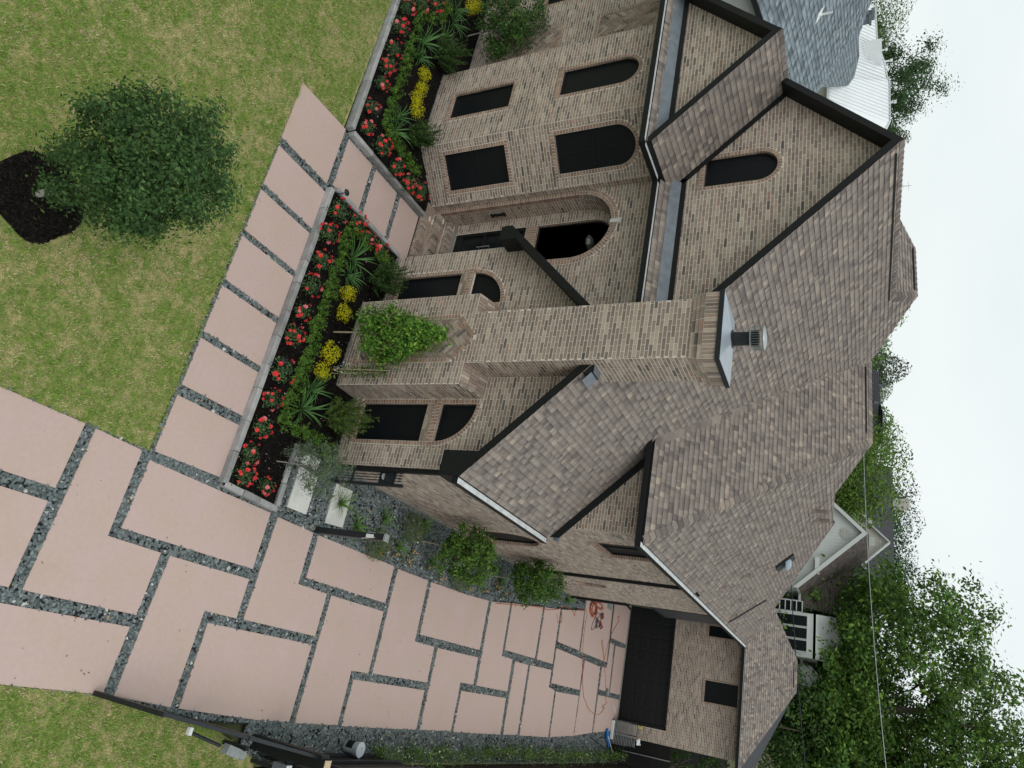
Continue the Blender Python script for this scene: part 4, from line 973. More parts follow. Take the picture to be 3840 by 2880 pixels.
gutter((-3.46, 11.22, 3.66), (-3.46, 15.9, 3.66), side=(1, 0, 0)); gutter((-22, 10.97, 6.55), (-11.0, 10.97, 6.55), side=(0, -1, 0)); gutter((-11.12, 10.85, 6.55), (-11.12, 12.08, 6.55), side=(1, 0, 0))
gutter((-11.0, 12.20, 6.55), (-7.1, 12.20, 6.55), side=(0, -1, 0)); gutter((-6.05, 15.5, 6.17), (-3.36, 15.5, 6.17), side=(0, -1, 0), liner=False); gutter((-3.50, 15.38, 6.18), (-3.74, 35.5, 5.76), side=(1, 0, 0)); gutter((-3.70, 35.6, 5.74), (1.45, 35.6, 5.74), side=(0, -1, 0), h=.14)
# soffits, fascia returns, flashings
b = MB(HO)
b.box((-22, 10.972, 6.40), (-11.13, 13.2, 6.438)); b.box((-11.5, 12.2, 6.395), (-6.9, 13.2, 6.435)); b.box((-6.1, 15.502, 6.0), (-3.46, 16.1, 6.048)); b.box((-4.9, 35.6, 5.59), (1.42, 36.2, 5.625))
b.prism([(-3.465, 11.205, 3.66), (-3.465, 11.205, 3.20), (-4.00, 11.205, 3.20), (-4.00, 11.205, 4.05)], (0, .482, 0)); b.prism([(-9.46, 11.205, 3.50), (-9.46, 11.205, 3.30), (-9.10, 11.205, 3.30), (-9.10, 11.205, 3.75)], (0, .482, 0))
b.prism([(-3.515, 15.5, 6.05), (-3.745, 35.6, 5.62), (-4.2, 35.6, 5.62), (-4.2, 15.5, 6.05)], (0, 0, -.04))
b.build('soffit', M['black_trim'], house)
b = MB(HO)
b.box((-22, 11.27, 6.87), (-11.5, 11.305, 6.99)); b.box((-11.4, 12.60, 6.94), (-6.9, 12.637, 7.06))
f_ = lambda x, y, dz: np.array(p1(x, y)) + (0, 0, dz)
b.prism([f_(-3.50, 15.88, .02), f_(-5.98, 15.88, .02), f_(-5.98, 15.88, .26), f_(-3.50, 15.88, .26)], (0, .03, 0))
g_ = lambda x, dz: np.array(gl(x, 12.60)) + (0, 0, dz); b.prism([g_(-11.2, .01), g_(-13.68, .01), g_(-13.68, .17), g_(-11.2, .17)], (0, .035, 0))
b.build('black_flashing', M['black_trim'], house)['kind'] = 'stuff'
b = MB(HO)
b.poly([(-22, 11.10, 6.69), (-11.42, 11.10, 6.69), (-11.42, 11.268, 6.88), (-22, 11.268, 6.88)]); b.poly([(-11.3, 12.42, 6.755), (-6.9, 12.42, 6.755), (-6.9, 12.598, 6.95), (-11.3, 12.598, 6.95)])
for p in ((-3.60, 15.95, 3.80),): b.box(p, (p[0] + .16, p[1] + .12, p[2] + .12))
b.build('grey_flashing', M['flashing'], house)['kind'] = 'stuff'
# downpipes
for (x, y, z0, z1) in ((-3.69, 11.80, .05, 3.25), (-3.69, 22.1, .1, 6.0), (-3.69, 27.36, .05, 2.4)):
    b = MB(HO); b.box((x - .045, y - .05, z0), (x + .045, y + .05, z1)); b.box((x - .04, y - .055, z0 + .25), (x + .05, y + .055, z0 + .28)); b.bar((x, y, z1), (x + .16, y, z1 + .2), .09, .08); b.build('downpipe', M['black_trim'], house)
# roof vents and pipes
def roofpipe(x, y, h, r, mat_, name='vent_pipe'):
    z = pr(x, y)[2]; b = MB(HO); b.obox((x, y, z + .02), (.14, 0, -.14), (0, .14, 0), (.01, 0, .01)); b.lathe((x, y, z), [(r * 1.5, 0), (r, .07), (r, h)], 12); return b.build(name, M[mat_], roof)
M['pipe'] = mat('pipe', (.19, .15, .13), .7); M['skylight'] = mat('skylight', (.30, .36, .42), .25)
roofpipe(-6.66, 22.9, .40, .06, 'pipe'); roofpipe(-6.72, 24.1, .40, .06, 'pipe'); roofpipe(-4.75, 24.3, .12, .05, 'pipe'); roofpipe(-4.3, 26.6, .12, .05, 'pipe'); roofpipe(-4.15, 23.6, .1, .05, 'pipe'); roofpipe(-4.0, 28.3, .12, .05, 'pipe')
c = np.array(pr(-5.7, 26.2)); b = MB(HO)
b.obox(c + (0, 0, .06), (.26, 0, -.27), (0, .33, 0), (.03, 0, .03)); sk = b.build('skylight_curb', M['black_metal'], roof)
b = MB(HO); b.lathe(c + (0.02, 0, .09), [(.26, 0), (.24, .07), (.17, .14), (.07, .17)], 18); b.build('dome', M['skylight'], sk)
b = MB(HO); b.bar(np.array(pr(-3.75, 28.6)) + (0, 0, .03), np.array(pr(-4.9, 29.6)) + (0, 0, .03), .05, .05); b.build('kickout_flashing', M['black_trim'], roof)

# ================================================================== PLANTS
def leaves_np(P, N, size, aspect, c, r, jitter=.6, fold=.0):
    """kite shaped leaves at P, roughly facing N"""
    n = len(P); N = N + r.normal(0, jitter, (n, 3)); N /= np.linalg.norm(N, axis=1)[:, None]
    A = r.normal(0, 1, (n, 3)); U = np.cross(N, A); U /= np.linalg.norm(U, axis=1)[:, None]; V = np.cross(N, U)
    s = size * r.uniform(.65, 1.35, n)
    L, Wd = s[:, None] * U, (s * aspect)[:, None] * V
    Q = np.stack([P - L * .5, P - Wd * .5 + L * .08, P + L * .5, P + Wd * .5 + L * .08], 1)
    return Q.reshape(-1, 3), np.arange(4 * n).reshape(n, 4), c
def join_np(parts):
    V = []; F = []; T = []; k = 0
    for v, f, t in parts: V.append(v); F.append(f + k); T.append(t); k += len(v)
    return np.concatenate(V), np.concatenate(F), np.concatenate(T)
def cols(base, n, r, var=.25, tip=None, tipf=0.0):
    c = np.array(base)[None] * r.uniform(1 - var, 1 + var, (n, 1)) * r.uniform(.9, 1.1, (n, 3))
    if tip is not None: k = r.random(n) < tipf; c[k] = np.array(tip) * r.uniform(.8, 1.2, (k.sum(), 1))
    return c
def shell_points(n, r, rad, zc, power=.45, squash=None, lumps=6, lump_amp=.25, bottom=-1.0, cone=0.0):
    d = r.normal(0, 1, (n * 2, 3)); d /= np.linalg.norm(d, axis=1)[:, None]; d = d[d[:, 2] > bottom][:n]; n = len(d)
    L = r.normal(0, 1, (lumps, 3)); L /= np.linalg.norm(L, axis=1)[:, None]
    g = 1 + lump_amp * (np.max(d @ L.T, axis=1) ** 3 - .35)
    t = r.random(n) ** power
    P = d * (np.array(rad) * (g * t)[:, None])
    if cone: k = 1 - cone * np.clip((P[:, 2] + rad[2]) / (2 * rad[2]), 0, 1); P[:, :2] *= k[:, None]
    P[:, 2] += zc
    return P, d
def foliage_mesh(name, parts): V, F, T = join_np(parts); return mesh_np(name, V, F, T)

def plant(name, label, cat, loc, group, parts, rot=0.0, scale=1.0, kinds=()):
    t = thing(name, label, cat, loc, group); t.rotation_euler = (0, 0, rot); t.scale = (scale,) * 3
    for nm, me, m in parts:
        o = link(nm, me, M[m], t)
        if nm in ('foliage', 'flower', 'leaves', 'cane', 'stem'): o['kind'] = 'stuff'
    return t
ORD = ['first', 'second', 'third', 'fourth', 'fifth', 'sixth', 'seventh', 'eighth', 'ninth', 'tenth', 'eleventh', 'twelfth', 'thirteenth', 'fourteenth', 'fifteenth', 'sixteenth', 'seventeenth', 'eighteenth', 'nineteenth', 'twentieth', 'twenty-first', 'twenty-second', 'twenty-third', 'twenty-fourth', 'twenty-fifth', 'twenty-sixth', 'twenty-seventh', 'twenty-eighth']
# roses
def rose_variant(seed):
    r = np.random.default_rng(seed); h = r.uniform(.30, .38); R = r.uniform(.18, .225); parts = []
    P, d = shell_points(430, r, (R, R, h * .55), h * .55, power=.5, lumps=7, lump_amp=.5)
    parts.append(leaves_np(P, d + (0, 0, .6), .042, .55, cols((.075, .135, .055), len(P), r, .35, (.13, .21, .08), .2), r))
    fol = foliage_mesh('foliage', parts); blooms = []
    n = int(r.integers(7, 14)); D = r.normal(0, 1, (n, 3)); D[:, 2] = np.abs(D[:, 2]) * .8 + .1; D /= np.linalg.norm(D, axis=1)[:, None]
    C = D * (R * 1.12, R * 1.12, h * .62) + (0, 0, h * .55); b = MB()
    for i in range(n):
        s = r.uniform(.032, .056) ; t = np.array((.84, .075, .075)) if r.random() < .75 else np.array((.86, .25, .27))
        for lay, (rr, up) in enumerate(((1, .0), (.75, .3), (.42, .55))):
            for k in range(6 - lay):
                a = 2 * math.pi * (k + .5 * lay) / (6 - lay) + r.uniform(0, .3); q = D[i]; u = np.cross(q, (0.3, .2, 1)); u /= np.linalg.norm(u); v = np.cross(q, u); e = math.cos(a) * u + math.sin(a) * v; w = np.cross(q, e)
                c0 = C[i] + q * s * up * .5; tip = c0 + e * s * rr * 1.05 + q * s * (up * .8 + .15); col = tuple(t * r.uniform(.7, 1.2))
                b.poly([c0, c0 + e * s * rr * .6 + w * s * rr * .45 + q * s * up * .5, tip, c0 + e * s * rr * .6 - w * s * rr * .45 + q * s * up * .5], col)
        if r.random() < .25: b.lathe(C[i] + D[i] * s * .3, [(.004, 0), (.006, .004), (.002, .008)], 5, (.8, .62, .15))
    st = MB()
    for i in range(7): st.tube([(0, 0, 0), C[i % n] * .5 + (0, 0, .02), C[i % n]], [.006, .004, .003], 4, (.09, .10, .05))
    return [('foliage', fol, 'leaf'), ('flower', b.mesh('flower'), 'petal'), ('stem', st.mesh('stem'), 'leaf')]
RV = [rose_variant(100 + i) for i in range(6)]
ROSES = [(-2.62, 9.22, 'beside the corner of the stone border by the driveway'), (-2.60, 9.82, 'behind the corner bush, next to the white stepping slabs'), (-3.04, 9.20, 'second from the driveway corner along the walk border'), (-3.59, 9.22, 'third from the driveway corner along the walk border'), (-4.19, 9.23, 'fourth from the driveway corner along the walk border'), (-4.81, 9.23, 'beside the dark cap of a path light in the right bed'), (-5.60, 9.18, 'in front of the chimney, between two yellow shrubs'), (-6.19, 9.20, 'in front of the left edge of the chimney base'), (-6.85, 9.24, 'in front of the leftmost yellow shrub of the right bed'), (-7.48, 9.22, 'third from the entry walk along the walk border'), (-8.14, 9.14, 'second from the entry walk along the walk border'), (-8.81, 9.22, 'at the corner of the entry walk by the path light'), (-8.99, 9.86, 'leaning over the entry walk edging'), (-8.92, 10.35, 'sparse, midway along the entry walk edging'), (-8.98, 10.86, 'last one along the right edging of the entry walk'), (-11.13, 10.47, 'midway along the left edging of the entry walk'), (-11.11, 11.07, 'farther along the left edging'), (-11.28, 11.59, 'last before the brick wall left of the entry steps'), (-11.20, 9.80, 'full of blooms, second on the left of the entry walk'), (-11.22, 9.18, 'thin, at the corner of the left bed by the entry walk'), (-11.82, 9.14, 'first along the lawn border after the left bed corner'), (-12.62, 9.18, 'densely blooming, in front of the yellow shrubs of the left bed'), (-13.18, 9.14, 'tall, second densely blooming bush of the left bed'), (-13.80, 9.15, 'with one big cluster, left of the dense pair on the lawn border'), (-14.47, 9.05, 'around a dark path light cap in the left bed'), (-15.18, 9.05, 'at the photo edge, beside the lawn border'), (-15.96, 9.55, 'behind the edge bush in the far left bed'), (-16.45, 10.0, 'deepest in the far left bed by the low hedge bend')]
for i, (x, y, w) in enumerate(ROSES):
    plant('rose_bush', 'red rose bush ' + w, 'rose bush', (x, y, .08), 'red rose bushes along the stone borders', RV[i % 6], rng.uniform(0, 6.28), rng.uniform(.9, 1.12) * (.85 if i in (13, 19, 1) else 1))
# low hedge, plant by plant
def hedge_variant(seed):
    r = np.random.default_rng(seed); parts = []; R, h = r.uniform(.145, .18), r.uniform(.26, .34)
    for k in range(15):
        a, q = r.uniform(0, 6.28), R * math.sqrt(r.random()); tipz = h * r.uniform(.75, 1.1) * (1 - .3 * (q / R) ** 2); n = 34
        t = r.random(n); base = np.array((math.cos(a) * q * .6, math.sin(a) * q * .6, .02)); tip = np.array((math.cos(a) * q * 1.25, math.sin(a) * q * 1.25, tipz))
        P = base + (tip - base) * t[:, None] + r.normal(0, .022, (n, 3)); d = np.stack([np.full(n, math.cos(a)), np.full(n, math.sin(a)), np.full(n, 1.2)], -1)
        parts.append(leaves_np(P, d, .042, .5, cols((.085, .185, .030), n, r, .3, (.16, .27, .04), .3) , r, .7))
    return [('foliage', foliage_mesh('foliage', parts), 'leaf')]
HV = [hedge_variant(200 + i) for i in range(6)]
HR = [(-8.84, 11.21), (-8.90, 10.95), (-8.80, 10.38), (-8.84, 10.12), (-8.75, 9.82), (-8.41, 9.76), (-8.15, 9.78), (-7.88, 9.82), (-7.50, 9.79), (-7.23, 9.78), (-6.99, 9.83), (-6.66, 9.81), (-6.40, 9.81), (-6.14, 9.78), (-5.86, 9.82), (-5.60, 9.86), (-5.34, 9.81), (-5.08, 9.81), (-4.81, 9.81), (-4.52, 9.78), (-4.24, 9.76), (-3.97, 9.83), (-3.96, 10.17), (-3.98, 10.56), (-3.98, 10.94), (-3.88, 11.22)]
HL = [(-11.78, 11.30), (-11.74, 10.96), (-11.78, 10.62), (-11.80, 10.32), (-11.84, 10.02), (-11.95, 9.80), (-12.25, 9.76), (-12.60, 9.74), (-13.00, 9.74), (-13.42, 9.77), (-13.77, 9.73), (-14.13, 9.74), (-14.49, 9.72), (-14.89, 9.72), (-15.35, 9.69), (-15.80, 9.75), (-16.10, 10.15), (-16.60, 10.48), (-17.08, 10.52)]
for lst, where in ((HR, 'right bed counted from the entry steps'), (HL, 'left bed counted from the brick corner')):
    for i, (x, y) in enumerate(lst):
        plant('hedge_shrub', '%s low green hedge plant in the %s' % (ORD[i], where), 'hedge shrub', (x, y, .07), 'low green hedge plants in the flower beds', HV[i % 6], rng.uniform(0, 6.28), rng.uniform(.9, 1.15))
# yellow shrubs
def yellow_variant(seed):
    r = np.random.default_rng(seed); P, d = shell_points(620, r, (.20, .20, .17), .17, power=.35, lumps=9, lump_amp=.4)
    return [('foliage', foliage_mesh('foliage', [leaves_np(P, d + (0, 0, .5), .034, .55, cols((.66, .60, .018), len(P), r, .22, (.42, .46, .02), .22), r)]), 'leaf')]
YV = [yellow_variant(300 + i) for i in range(3)]
for i, (x, y, w) in enumerate([(-7.36, 10.33, 'leftmost in the right bed, near the left arched window'), (-6.86, 10.38, 'by the conical tree at the left chimney edge'), (-5.83, 10.36, 'the largest, in front of the herringbone panel'), (-5.34, 10.33, 'in front of the right edge of the chimney'), (-14.35, 10.45, 'standing alone beside the left dark conifer shrub'), (-13.87, 10.50, 'upper one of the touching pair in the left bed'), (-13.48, 10.48, 'lower one of the touching pair in the left bed'), (-13.17, 10.57, 'half hidden by strappy leaves in the left bed'), (-18.52, 11.64, 'at the far left edge behind strappy leaves'), (-18.12, 11.4, 'far left, below the small tree with a stake')]):
    plant('yellow_shrub', 'round golden yellow shrub ' + w, 'shrub', (x, y, .07), 'golden yellow shrubs in the beds', YV[i % 3], rng.uniform(0, 6.28), (1.15 if i == 2 else 1.0) * rng.uniform(.95, 1.05))
# strappy leaved plants
def strap_variant(seed, L=.62, n=26, w=.030, base=(.085, .19, .055)):
    r = np.random.default_rng(seed); V = []; F = []; T = []; k = 0
    for i in range(n):
        a = r.uniform(0, 6.28); l = L * r.uniform(.6, 1.15); el = r.uniform(.55, 1.35); bend = r.uniform(.4, 1.3); p = np.array((r.normal(0, .02), r.normal(0, .02), 0.)); e = el; side = np.array((-math.sin(a), math.cos(a), 0)); c = np.array(base) * r.uniform(.75, 1.3)
        m = 6
        for j in range(m + 1):
            ww = w * (1 - (j / m) ** 2.2) * r.uniform(.95, 1.05) * .5 + .001
            V += [p - side * ww, p + side * ww]; p = p + np.array((math.cos(a) * math.cos(e), math.sin(a) * math.cos(e), math.sin(e))) * l / m; e -= bend / m * (1 + j / m)
        for j in range(m): F.append((k + 2 * j, k + 2 * j + 1, k + 2 * j + 3, k + 2 * j + 2)); T.append(c * (1.0 + .25 * j / m))
        k += 2 * (m + 1)
    return [('leaves', mesh_np('leaves', V, F, T), 'leaf')]
SV = [strap_variant(400 + i) for i in range(4)]; SV2 = [strap_variant(410 + i, .50, 34, .022, (.11, .215, .05)) for i in range(2)]
STR = [(-4.88, 10.26, 'right of the chimney base, below the last yellow shrub'), (-4.41, 10.22, 'in front of the feathery shrub at the right window'), (-8.22, 10.22, 'upper of the two left of the conical tree, near the entry'), (-7.78, 10.24, 'lower of the two left of the conical tree'), (-12.49, 10.10, 'between yellow shrubs and dark conifer in the left bed'), (-12.06, 10.16, 'in front of the dark conifer by the canted brick corner'), (-15.18, 10.12, 'with the longest leaves beside the hedge in the left bed'), (-16.19, 10.82, 'behind the long leaved one, beside the staked tree'), (-14.64, 10.12, 'left of the lone yellow shrub in the left bed'), (-17.51, 10.95, 'at the far left edge in front of a yellow shrub'), (-17.04, 11.00, 'far left, behind the bend of the low hedge'),
       (-3.13, 14.08, 'spiky, in gravel between wall and the round shrubs'), (-2.64, 14.91, 'small, in gravel among orange flowers'), (-2.64, 16.62, 'in gravel in front of the first side tree'), (-2.71, 19.39, 'in gravel in front of the second side tree trunk'), (-2.99, 20.92, 'in gravel right under the second side tree'), (-3.48, 15.82, 'in gravel close to the side wall'), (-3.41, 24.97, 'long drooping one along the wall beyond the second tree'), (-3.51, 27.0, 'last in gravel, next to the orange cord coil'), (-2.68, 13.08, 'in gravel beside the black gate post'), (-3.0, 12.3, 'beside the second white stepping slab')]
for i, (x, y, w) in enumerate(STR):
    plant('strap_leaf_plant', 'strappy green leaved plant ' + w, 'plant', (x, y, .06 if i < 11 else .0), 'strappy leaved plants', (SV if i < 11 else SV2)[i % (4 if i < 11 else 2)], rng.uniform(0, 6.28), (1.2 if i in (6, 2, 5) else 1.0) * rng.uniform(.9, 1.1) * (1.15 if i in (17, 18) else 1))
# conifer mounds
def conifer(seed, R, h, dark):
    r = np.random.default_rng(seed); parts = []
    for k in range(100):
        a, q = r.uniform(0, 6.28), math.sqrt(r.random()); zt = h * (1 - .55 * q ** 1.5) * r.uniform(.7, 1.08); tip = np.array((math.cos(a) * R * q, math.sin(a) * R * q, zt)); base = np.array((tip[0] * .35, tip[1] * .35, zt * .35)); n = 60
        t = r.random(n) ** .8; P = base + (tip - base) * t[:, None] + r.normal(0, .030, (n, 3)) * (1.2 - t[:, None]); d = np.tile(tip / np.linalg.norm(tip), (n, 1)) + (0, 0, .3)
        c = cols((.040, .085, .020) if dark else (.075, .125, .026), n, r, .3, (.11, .17, .04), .18 if dark else .35)
        parts.append(leaves_np(P, d, .062, .26, c, r, .8))
    return [('foliage', foliage_mesh('foliage', parts), 'leaf')]
for x, y, h, R, dk, w in ((-4.55, 10.98, 1.45, .52, 0, 'olive green feathery shrub in front of the right front window'), (-8.15, 11.0, 1.40, .48, 1, 'dark green feathery shrub in front of the left front window'), (-12.45, 10.75, 1.15, .44, 1, 'dark green feathery shrub in front of the canted brick corner'), (-15.35, 10.75, 1.25, .56, 1, 'dark feathery shrub at the left end of the narrow windows')):
    plant('conifer_shrub', w, 'shrub', (x, y, .05), 'feathery shrubs against the house', conifer(int(abs(x) * 10), R, h, dk))
# small trees
def tree(name, label, cat, loc, h, trunk_h, R, n, leaf, base, tip, tipf, seed, shape='round', bark='bark', tr=.03, group=None, lumps=8, amp=.35, lean=(0, 0), aspect=.5, power=.4, limbs=9, clump=0):
    r = np.random.default_rng(seed); t = thing(name, label, cat, loc, group); cz = (h + trunk_h) / 2; rz = (h - trunk_h) / 2 * 1.05; cx, cy = lean
    b = MB(); b.tube([(0, 0, -.05), (cx * .2, cy * .2, trunk_h * .6), (cx * .6, cy * .6, trunk_h + rz * .4), (cx, cy, cz + rz * .5)], [tr, tr * .85, tr * .65, tr * .2], 7, (1, 1, 1))
    for k in range(limbs):
        a = k * 2.4 + r.uniform(-.4, .4); z0 = trunk_h + (h - trunk_h) * .12 * r.uniform(.2, 2.5); q = np.array((math.cos(a) * R * .8, math.sin(a) * R * .8, 0)); s = np.array((cx * .5, cy * .5, z0))
        b.tube([s, s + q * .5 + (0, 0, rz * .3), s + q + (0, 0, rz * r.uniform(.35, .8))], [tr * .5, tr * .32, tr * .1], 5)
    b.build('trunk', M[bark], t)
    if clump:
        C, dC = shell_points(clump, r, (R * .95, R * .95, rz * .95), 0, power=.33, lumps=lumps, lump_amp=amp, cone=.85 if shape == 'cone' else 0)
        k = r.integers(0, len(C), n); g = r.normal(0, 1, (n, 3)); P = C[k] + g * R * .135 * r.uniform(.5, 1.2, (n, 1)); d = g * .8 + dC[k] * .7 + (0, 0, .5)
        shade = r.uniform(.78, 1.22, len(C))[k]
    else:
        P, d = shell_points(n, r, (R, R, rz), 0, power=power, lumps=lumps, lump_amp=amp, cone=.85 if shape == 'cone' else 0); shade = np.ones(len(P))
    P = P + (cx, cy, cz)
    c = cols(base, len(P), r, .28, tip, tipf) * shade[:, None]
    link('crown', foliage_mesh('crown', [leaves_np(P, d + (0, 0, .4), leaf, aspect, c, r, .6)]), M['leaf'], t)['kind'] = 'stuff'
    return t
tree('ornamental_tree', 'conical bright green young tree in front of the herringbone chimney panel', 'tree', (-6.40, 10.42, .05), 3.0, .80, .80, 7500, .085, (.085, .20, .026), (.22, .36, .05), .22, 501, shape='cone', bark='stake', tr=.022, clump=150, lean=(.10, .12))
tree('olive_tree', 'small grey-green feathery tree beside the white stepping slabs', 'tree', (-3.19, 10.04, .05), 1.75, .42, .56, 5200, .062, (.10, .145, .085), (.17, .22, .12), .2, 502, bark='pale_bark', tr=.016, aspect=.22, clump=70, lean=(.05, .15))
tree('ornamental_tree', 'round leafy small tree at the far left bed by the herringbone wall', 'tree', (-17.39, 11.77, .05), 2.65, .70, .95, 9000, .080, (.055, .12, .03), (.11, .20, .04), .22, 503, bark='pale_bark', tr=.022, clump=120)
tree('ornamental_tree', 'bushy green small tree in the gravel under the arched side window', 'tree', (-3.05, 15.91, -.02), 2.40, .72, .64, 8000, .082, (.075, .16, .03), (.17, .28, .045), .25, 504, bark='stake', tr=.02, clump=110, lean=(.15, .1))
tree('ornamental_tree', 'second bushy small tree in the gravel beside the downpipe', 'tree', (-3.05, 20.34, -.02), 2.40, .72, .70, 8000, .082, (.065, .14, .027), (.15, .26, .045), .22, 505, bark='pale_bark', tr=.02, clump=110)
lt = tree('lawn_tree', 'young oak on the lawn with a wrapped pale trunk in a black mulch ring', 'tree', (-5.13, 4.12, 0), 3.66, 1.22, .84, 26000, .060, (.045, .100, .028), (.095, .17, .05), .22, 509, bark='bark', tr=.035, clump=260, amp=.40, lumps=16, limbs=14, lean=(.06, -.02))
b = MB(); b.lathe((0, 0, 0), [(.052, 0), (.05, .3), (.046, .8), (.040, .82)], 12); b.build('trunk_wrap', M['pale_bark'], lt)
r = np.random.default_rng(77); b = MB()
for k in range(26):
    a = r.uniform(0, 6.28); q = r.uniform(.5, .95); z = r.uniform(1.4, 3.5); p = np.array((math.cos(a) * q * .6, math.sin(a) * q * .6, z)); b.tube([p, p * (1.22, 1.22, 1.05)], [.004, .002], 4)
b.build('twig', M['pale_bark'], lt)['kind'] = 'stuff'
# climbing plant on canes beside the chimney
t = thing('climbing_plant', 'thin climbing vine tied to bamboo canes in front of the chimney right edge', 'vine', (-5.63, 10.73, .06)); b = MB(); b.tube([(0, 0, 0), (.03, .10, 1.55)], .008, 6); b.tube([(.12, 0, 0), (.06, .12, 1.2)], .007, 6); b.build('cane', M['tan_wood'], t)
r = np.random.default_rng(78); z = r.uniform(0, 1.45, 420); P = np.stack([.03 + r.normal(0, .085, 420), .06 + z * .07 + r.normal(0, .05, 420), z], -1); link('leaves', foliage_mesh('leaves', [leaves_np(P, r.normal(0, 1, (420, 3)) + (0, -.5, .7), .06, .5, cols((.05, .12, .02), 420, r, .3, (.14, .24, .04), .25), r)]), M['leaf'], t)
P = np.stack([r.normal(0, .10, 70), r.normal(0, .06, 70), r.uniform(0, .5, 70)], -1); link('flower', foliage_mesh('flower', [leaves_np(P, r.normal(0, 1, (70, 3)), .035, .8, cols((.6, .6, .5), 70, r, .15), r)]), M['petal'], t)
# round box shrubs in the side gravel
def ball(seed):
    r = np.random.default_rng(seed); P, d = shell_points(2200, r, (.36, .36, .30), .29, power=.22, lumps=7, lump_amp=.2, bottom=-.6); return [('foliage', foliage_mesh('foliage', [leaves_np(P, d + (0, 0, .2), .034, .4, cols((.085, .125, .024), len(P), r, .3, (.13, .17, .03), .25), r)]), 'leaf')]
for i, (x, y, w) in enumerate([(-2.43, 13.76, 'just behind the black gate post'), (-3.16, 14.96, 'near the side wall before the first tree'), (-2.46, 17.95, 'below the first side tree at the slab edge'), (-3.18, 19.2, 'between the two side trees')]):
    plant('round_shrub', 'round clipped olive green shrub ' + w, 'shrub', (x, y, 0), 'round clipped shrubs in the side gravel', ball(600 + i), 0, (1.05, 1.1, 1, .95)[i])
# orange flowers
def marigold(seed):
    r = np.random.default_rng(seed); P, d = shell_points(130, r, (.13, .13, .09), .09, power=.5); b = MB()
    for k in range(int(r.integers(3, 8))):
        p = np.array((r.normal(0, .08), r.normal(0, .08), r.uniform(.14, .22)))
        for j in range(5):
            a = j * 1.257; e = np.array((math.cos(a), math.sin(a), .2)); s = np.array((-math.sin(a), math.cos(a), 0)); b.poly([p, p + e * .012 + s * .011, p + e * .026, p + e * .012 - s * .011], (.75, .30, .02) if r.random() < .8 else (.75, .45, .05))
    return [('foliage', foliage_mesh('foliage', [leaves_np(P, d + (0, 0, .5), .030, .4, cols((.055, .10, .03), len(P), r), r)]), 'leaf'), ('flower', b.mesh('flower'), 'petal')]
MV = [marigold(700 + i) for i in range(3)]
for i, (x, y, w) in enumerate([(-2.35, 14.15, 'touching the first round shrub'), (-2.42, 14.75, 'on the slab edge past the first round shrub'), (-2.35, 15.35, 'beside the second cross joint'), (-2.60, 15.5, 'beside a dark irrigation pot'), (-2.45, 16.4, 'in front of the first side tree'), (-2.36, 17.1, 'left of the third round shrub'), (-2.42, 18.9, 'past the third round shrub on the slab edge'), (-2.50, 19.9, 'in front of the second side tree trunk'), (-2.72, 20.6, 'below the second side tree'), (-2.62, 21.3, 'farthest along the curved slab edge')]):
    plant('orange_flowers', 'small clump of orange flowers in gravel ' + w, 'flowers', (x, y, 0), 'orange flower clumps in the side gravel', MV[i % 3], i, 1.1)
# white flowering vines along the fence
def vine_variant(seed):
    r = np.random.default_rng(seed); n = 800; z = r.uniform(.02, 1.0, n) ** 1.2; P = np.stack([r.normal(0, .13, n) + .1 * z, r.normal(0, .24, n), z], -1)
    W_ = np.stack([r.normal(0, .14, 70), r.normal(0, .25, 70), r.uniform(.1, 1.0, 70)], -1); b = MB(); b.tube([(0, 0, 0), (.05, .05, .9)], .004, 5)
    return [('leaves', foliage_mesh('leaves', [leaves_np(P, r.normal(0, .6, (n, 3)) + (-.4, -.2, .9), .055, .5, cols((.095, .19, .035), n, r, .35, (.20, .32, .06), .25), r)]), 'leaf'), ('flower', foliage_mesh('flower', [leaves_np(W_, r.normal(0, 1, (70, 3)) + (0, 0, 1), .038, .8, cols((.55, .58, .45), 70, r, .15), r)]), 'petal'), ('cane', b.mesh('cane'), 'tan_wood')]
VV = [vine_variant(800 + i) for i in range(4)]
for i, y in enumerate([16.2, 17.6, 19.2, 20.8, 22.3, 23.9, 25.4, 27.0, 28.6, 30.2, 31.8, 33.4, 34.6]):
    plant('fence_vine', '%s leafy vine with white flowers along the dark fence counted from the bucket' % ORD[i], 'vine', (2.06 + rng.uniform(-.08, .05), y, 0), 'white flowering vines along the fence', VV[i % 4], rng.choice([0, math.pi]), rng.uniform(.85, 1.15))

# ================================================================== SMALL OBJECTS
def MB_sheet(a, e):
    b = MB(); b.poly([(a[0], a[1], -.03), (e[0], a[1], -.03), (e[0], e[1], -.03), (a[0], e[1], -.03)]); return b.build('side_yard', M['soil'])
def path_light(x, y, label):
    t = thing('path_light', label, 'path light', (x, y, .06), 'black garden path lights'); b = MB(); b.lathe((0, 0, 0), [(.012, 0), (.010, .36)], 8); b.build('stem', M['black_metal'], t)
    b = MB(); b.lathe((0, 0, .34), [(.012, 0), (.08, .012), (.07, .028), (.02, .045)], 20); b.build('shade', M['black_metal'], t)
path_light(-9.23, 9.14, 'black path light leaning over the corner of the entry walk edging'); path_light(-4.95, 9.08, 'black path light among the roses in front of the chimney'); path_light(-11.75, 9.2, 'black path light among roses near the left bed corner'); path_light(-14.5, 9.10, 'black path light among roses at the far left bed')
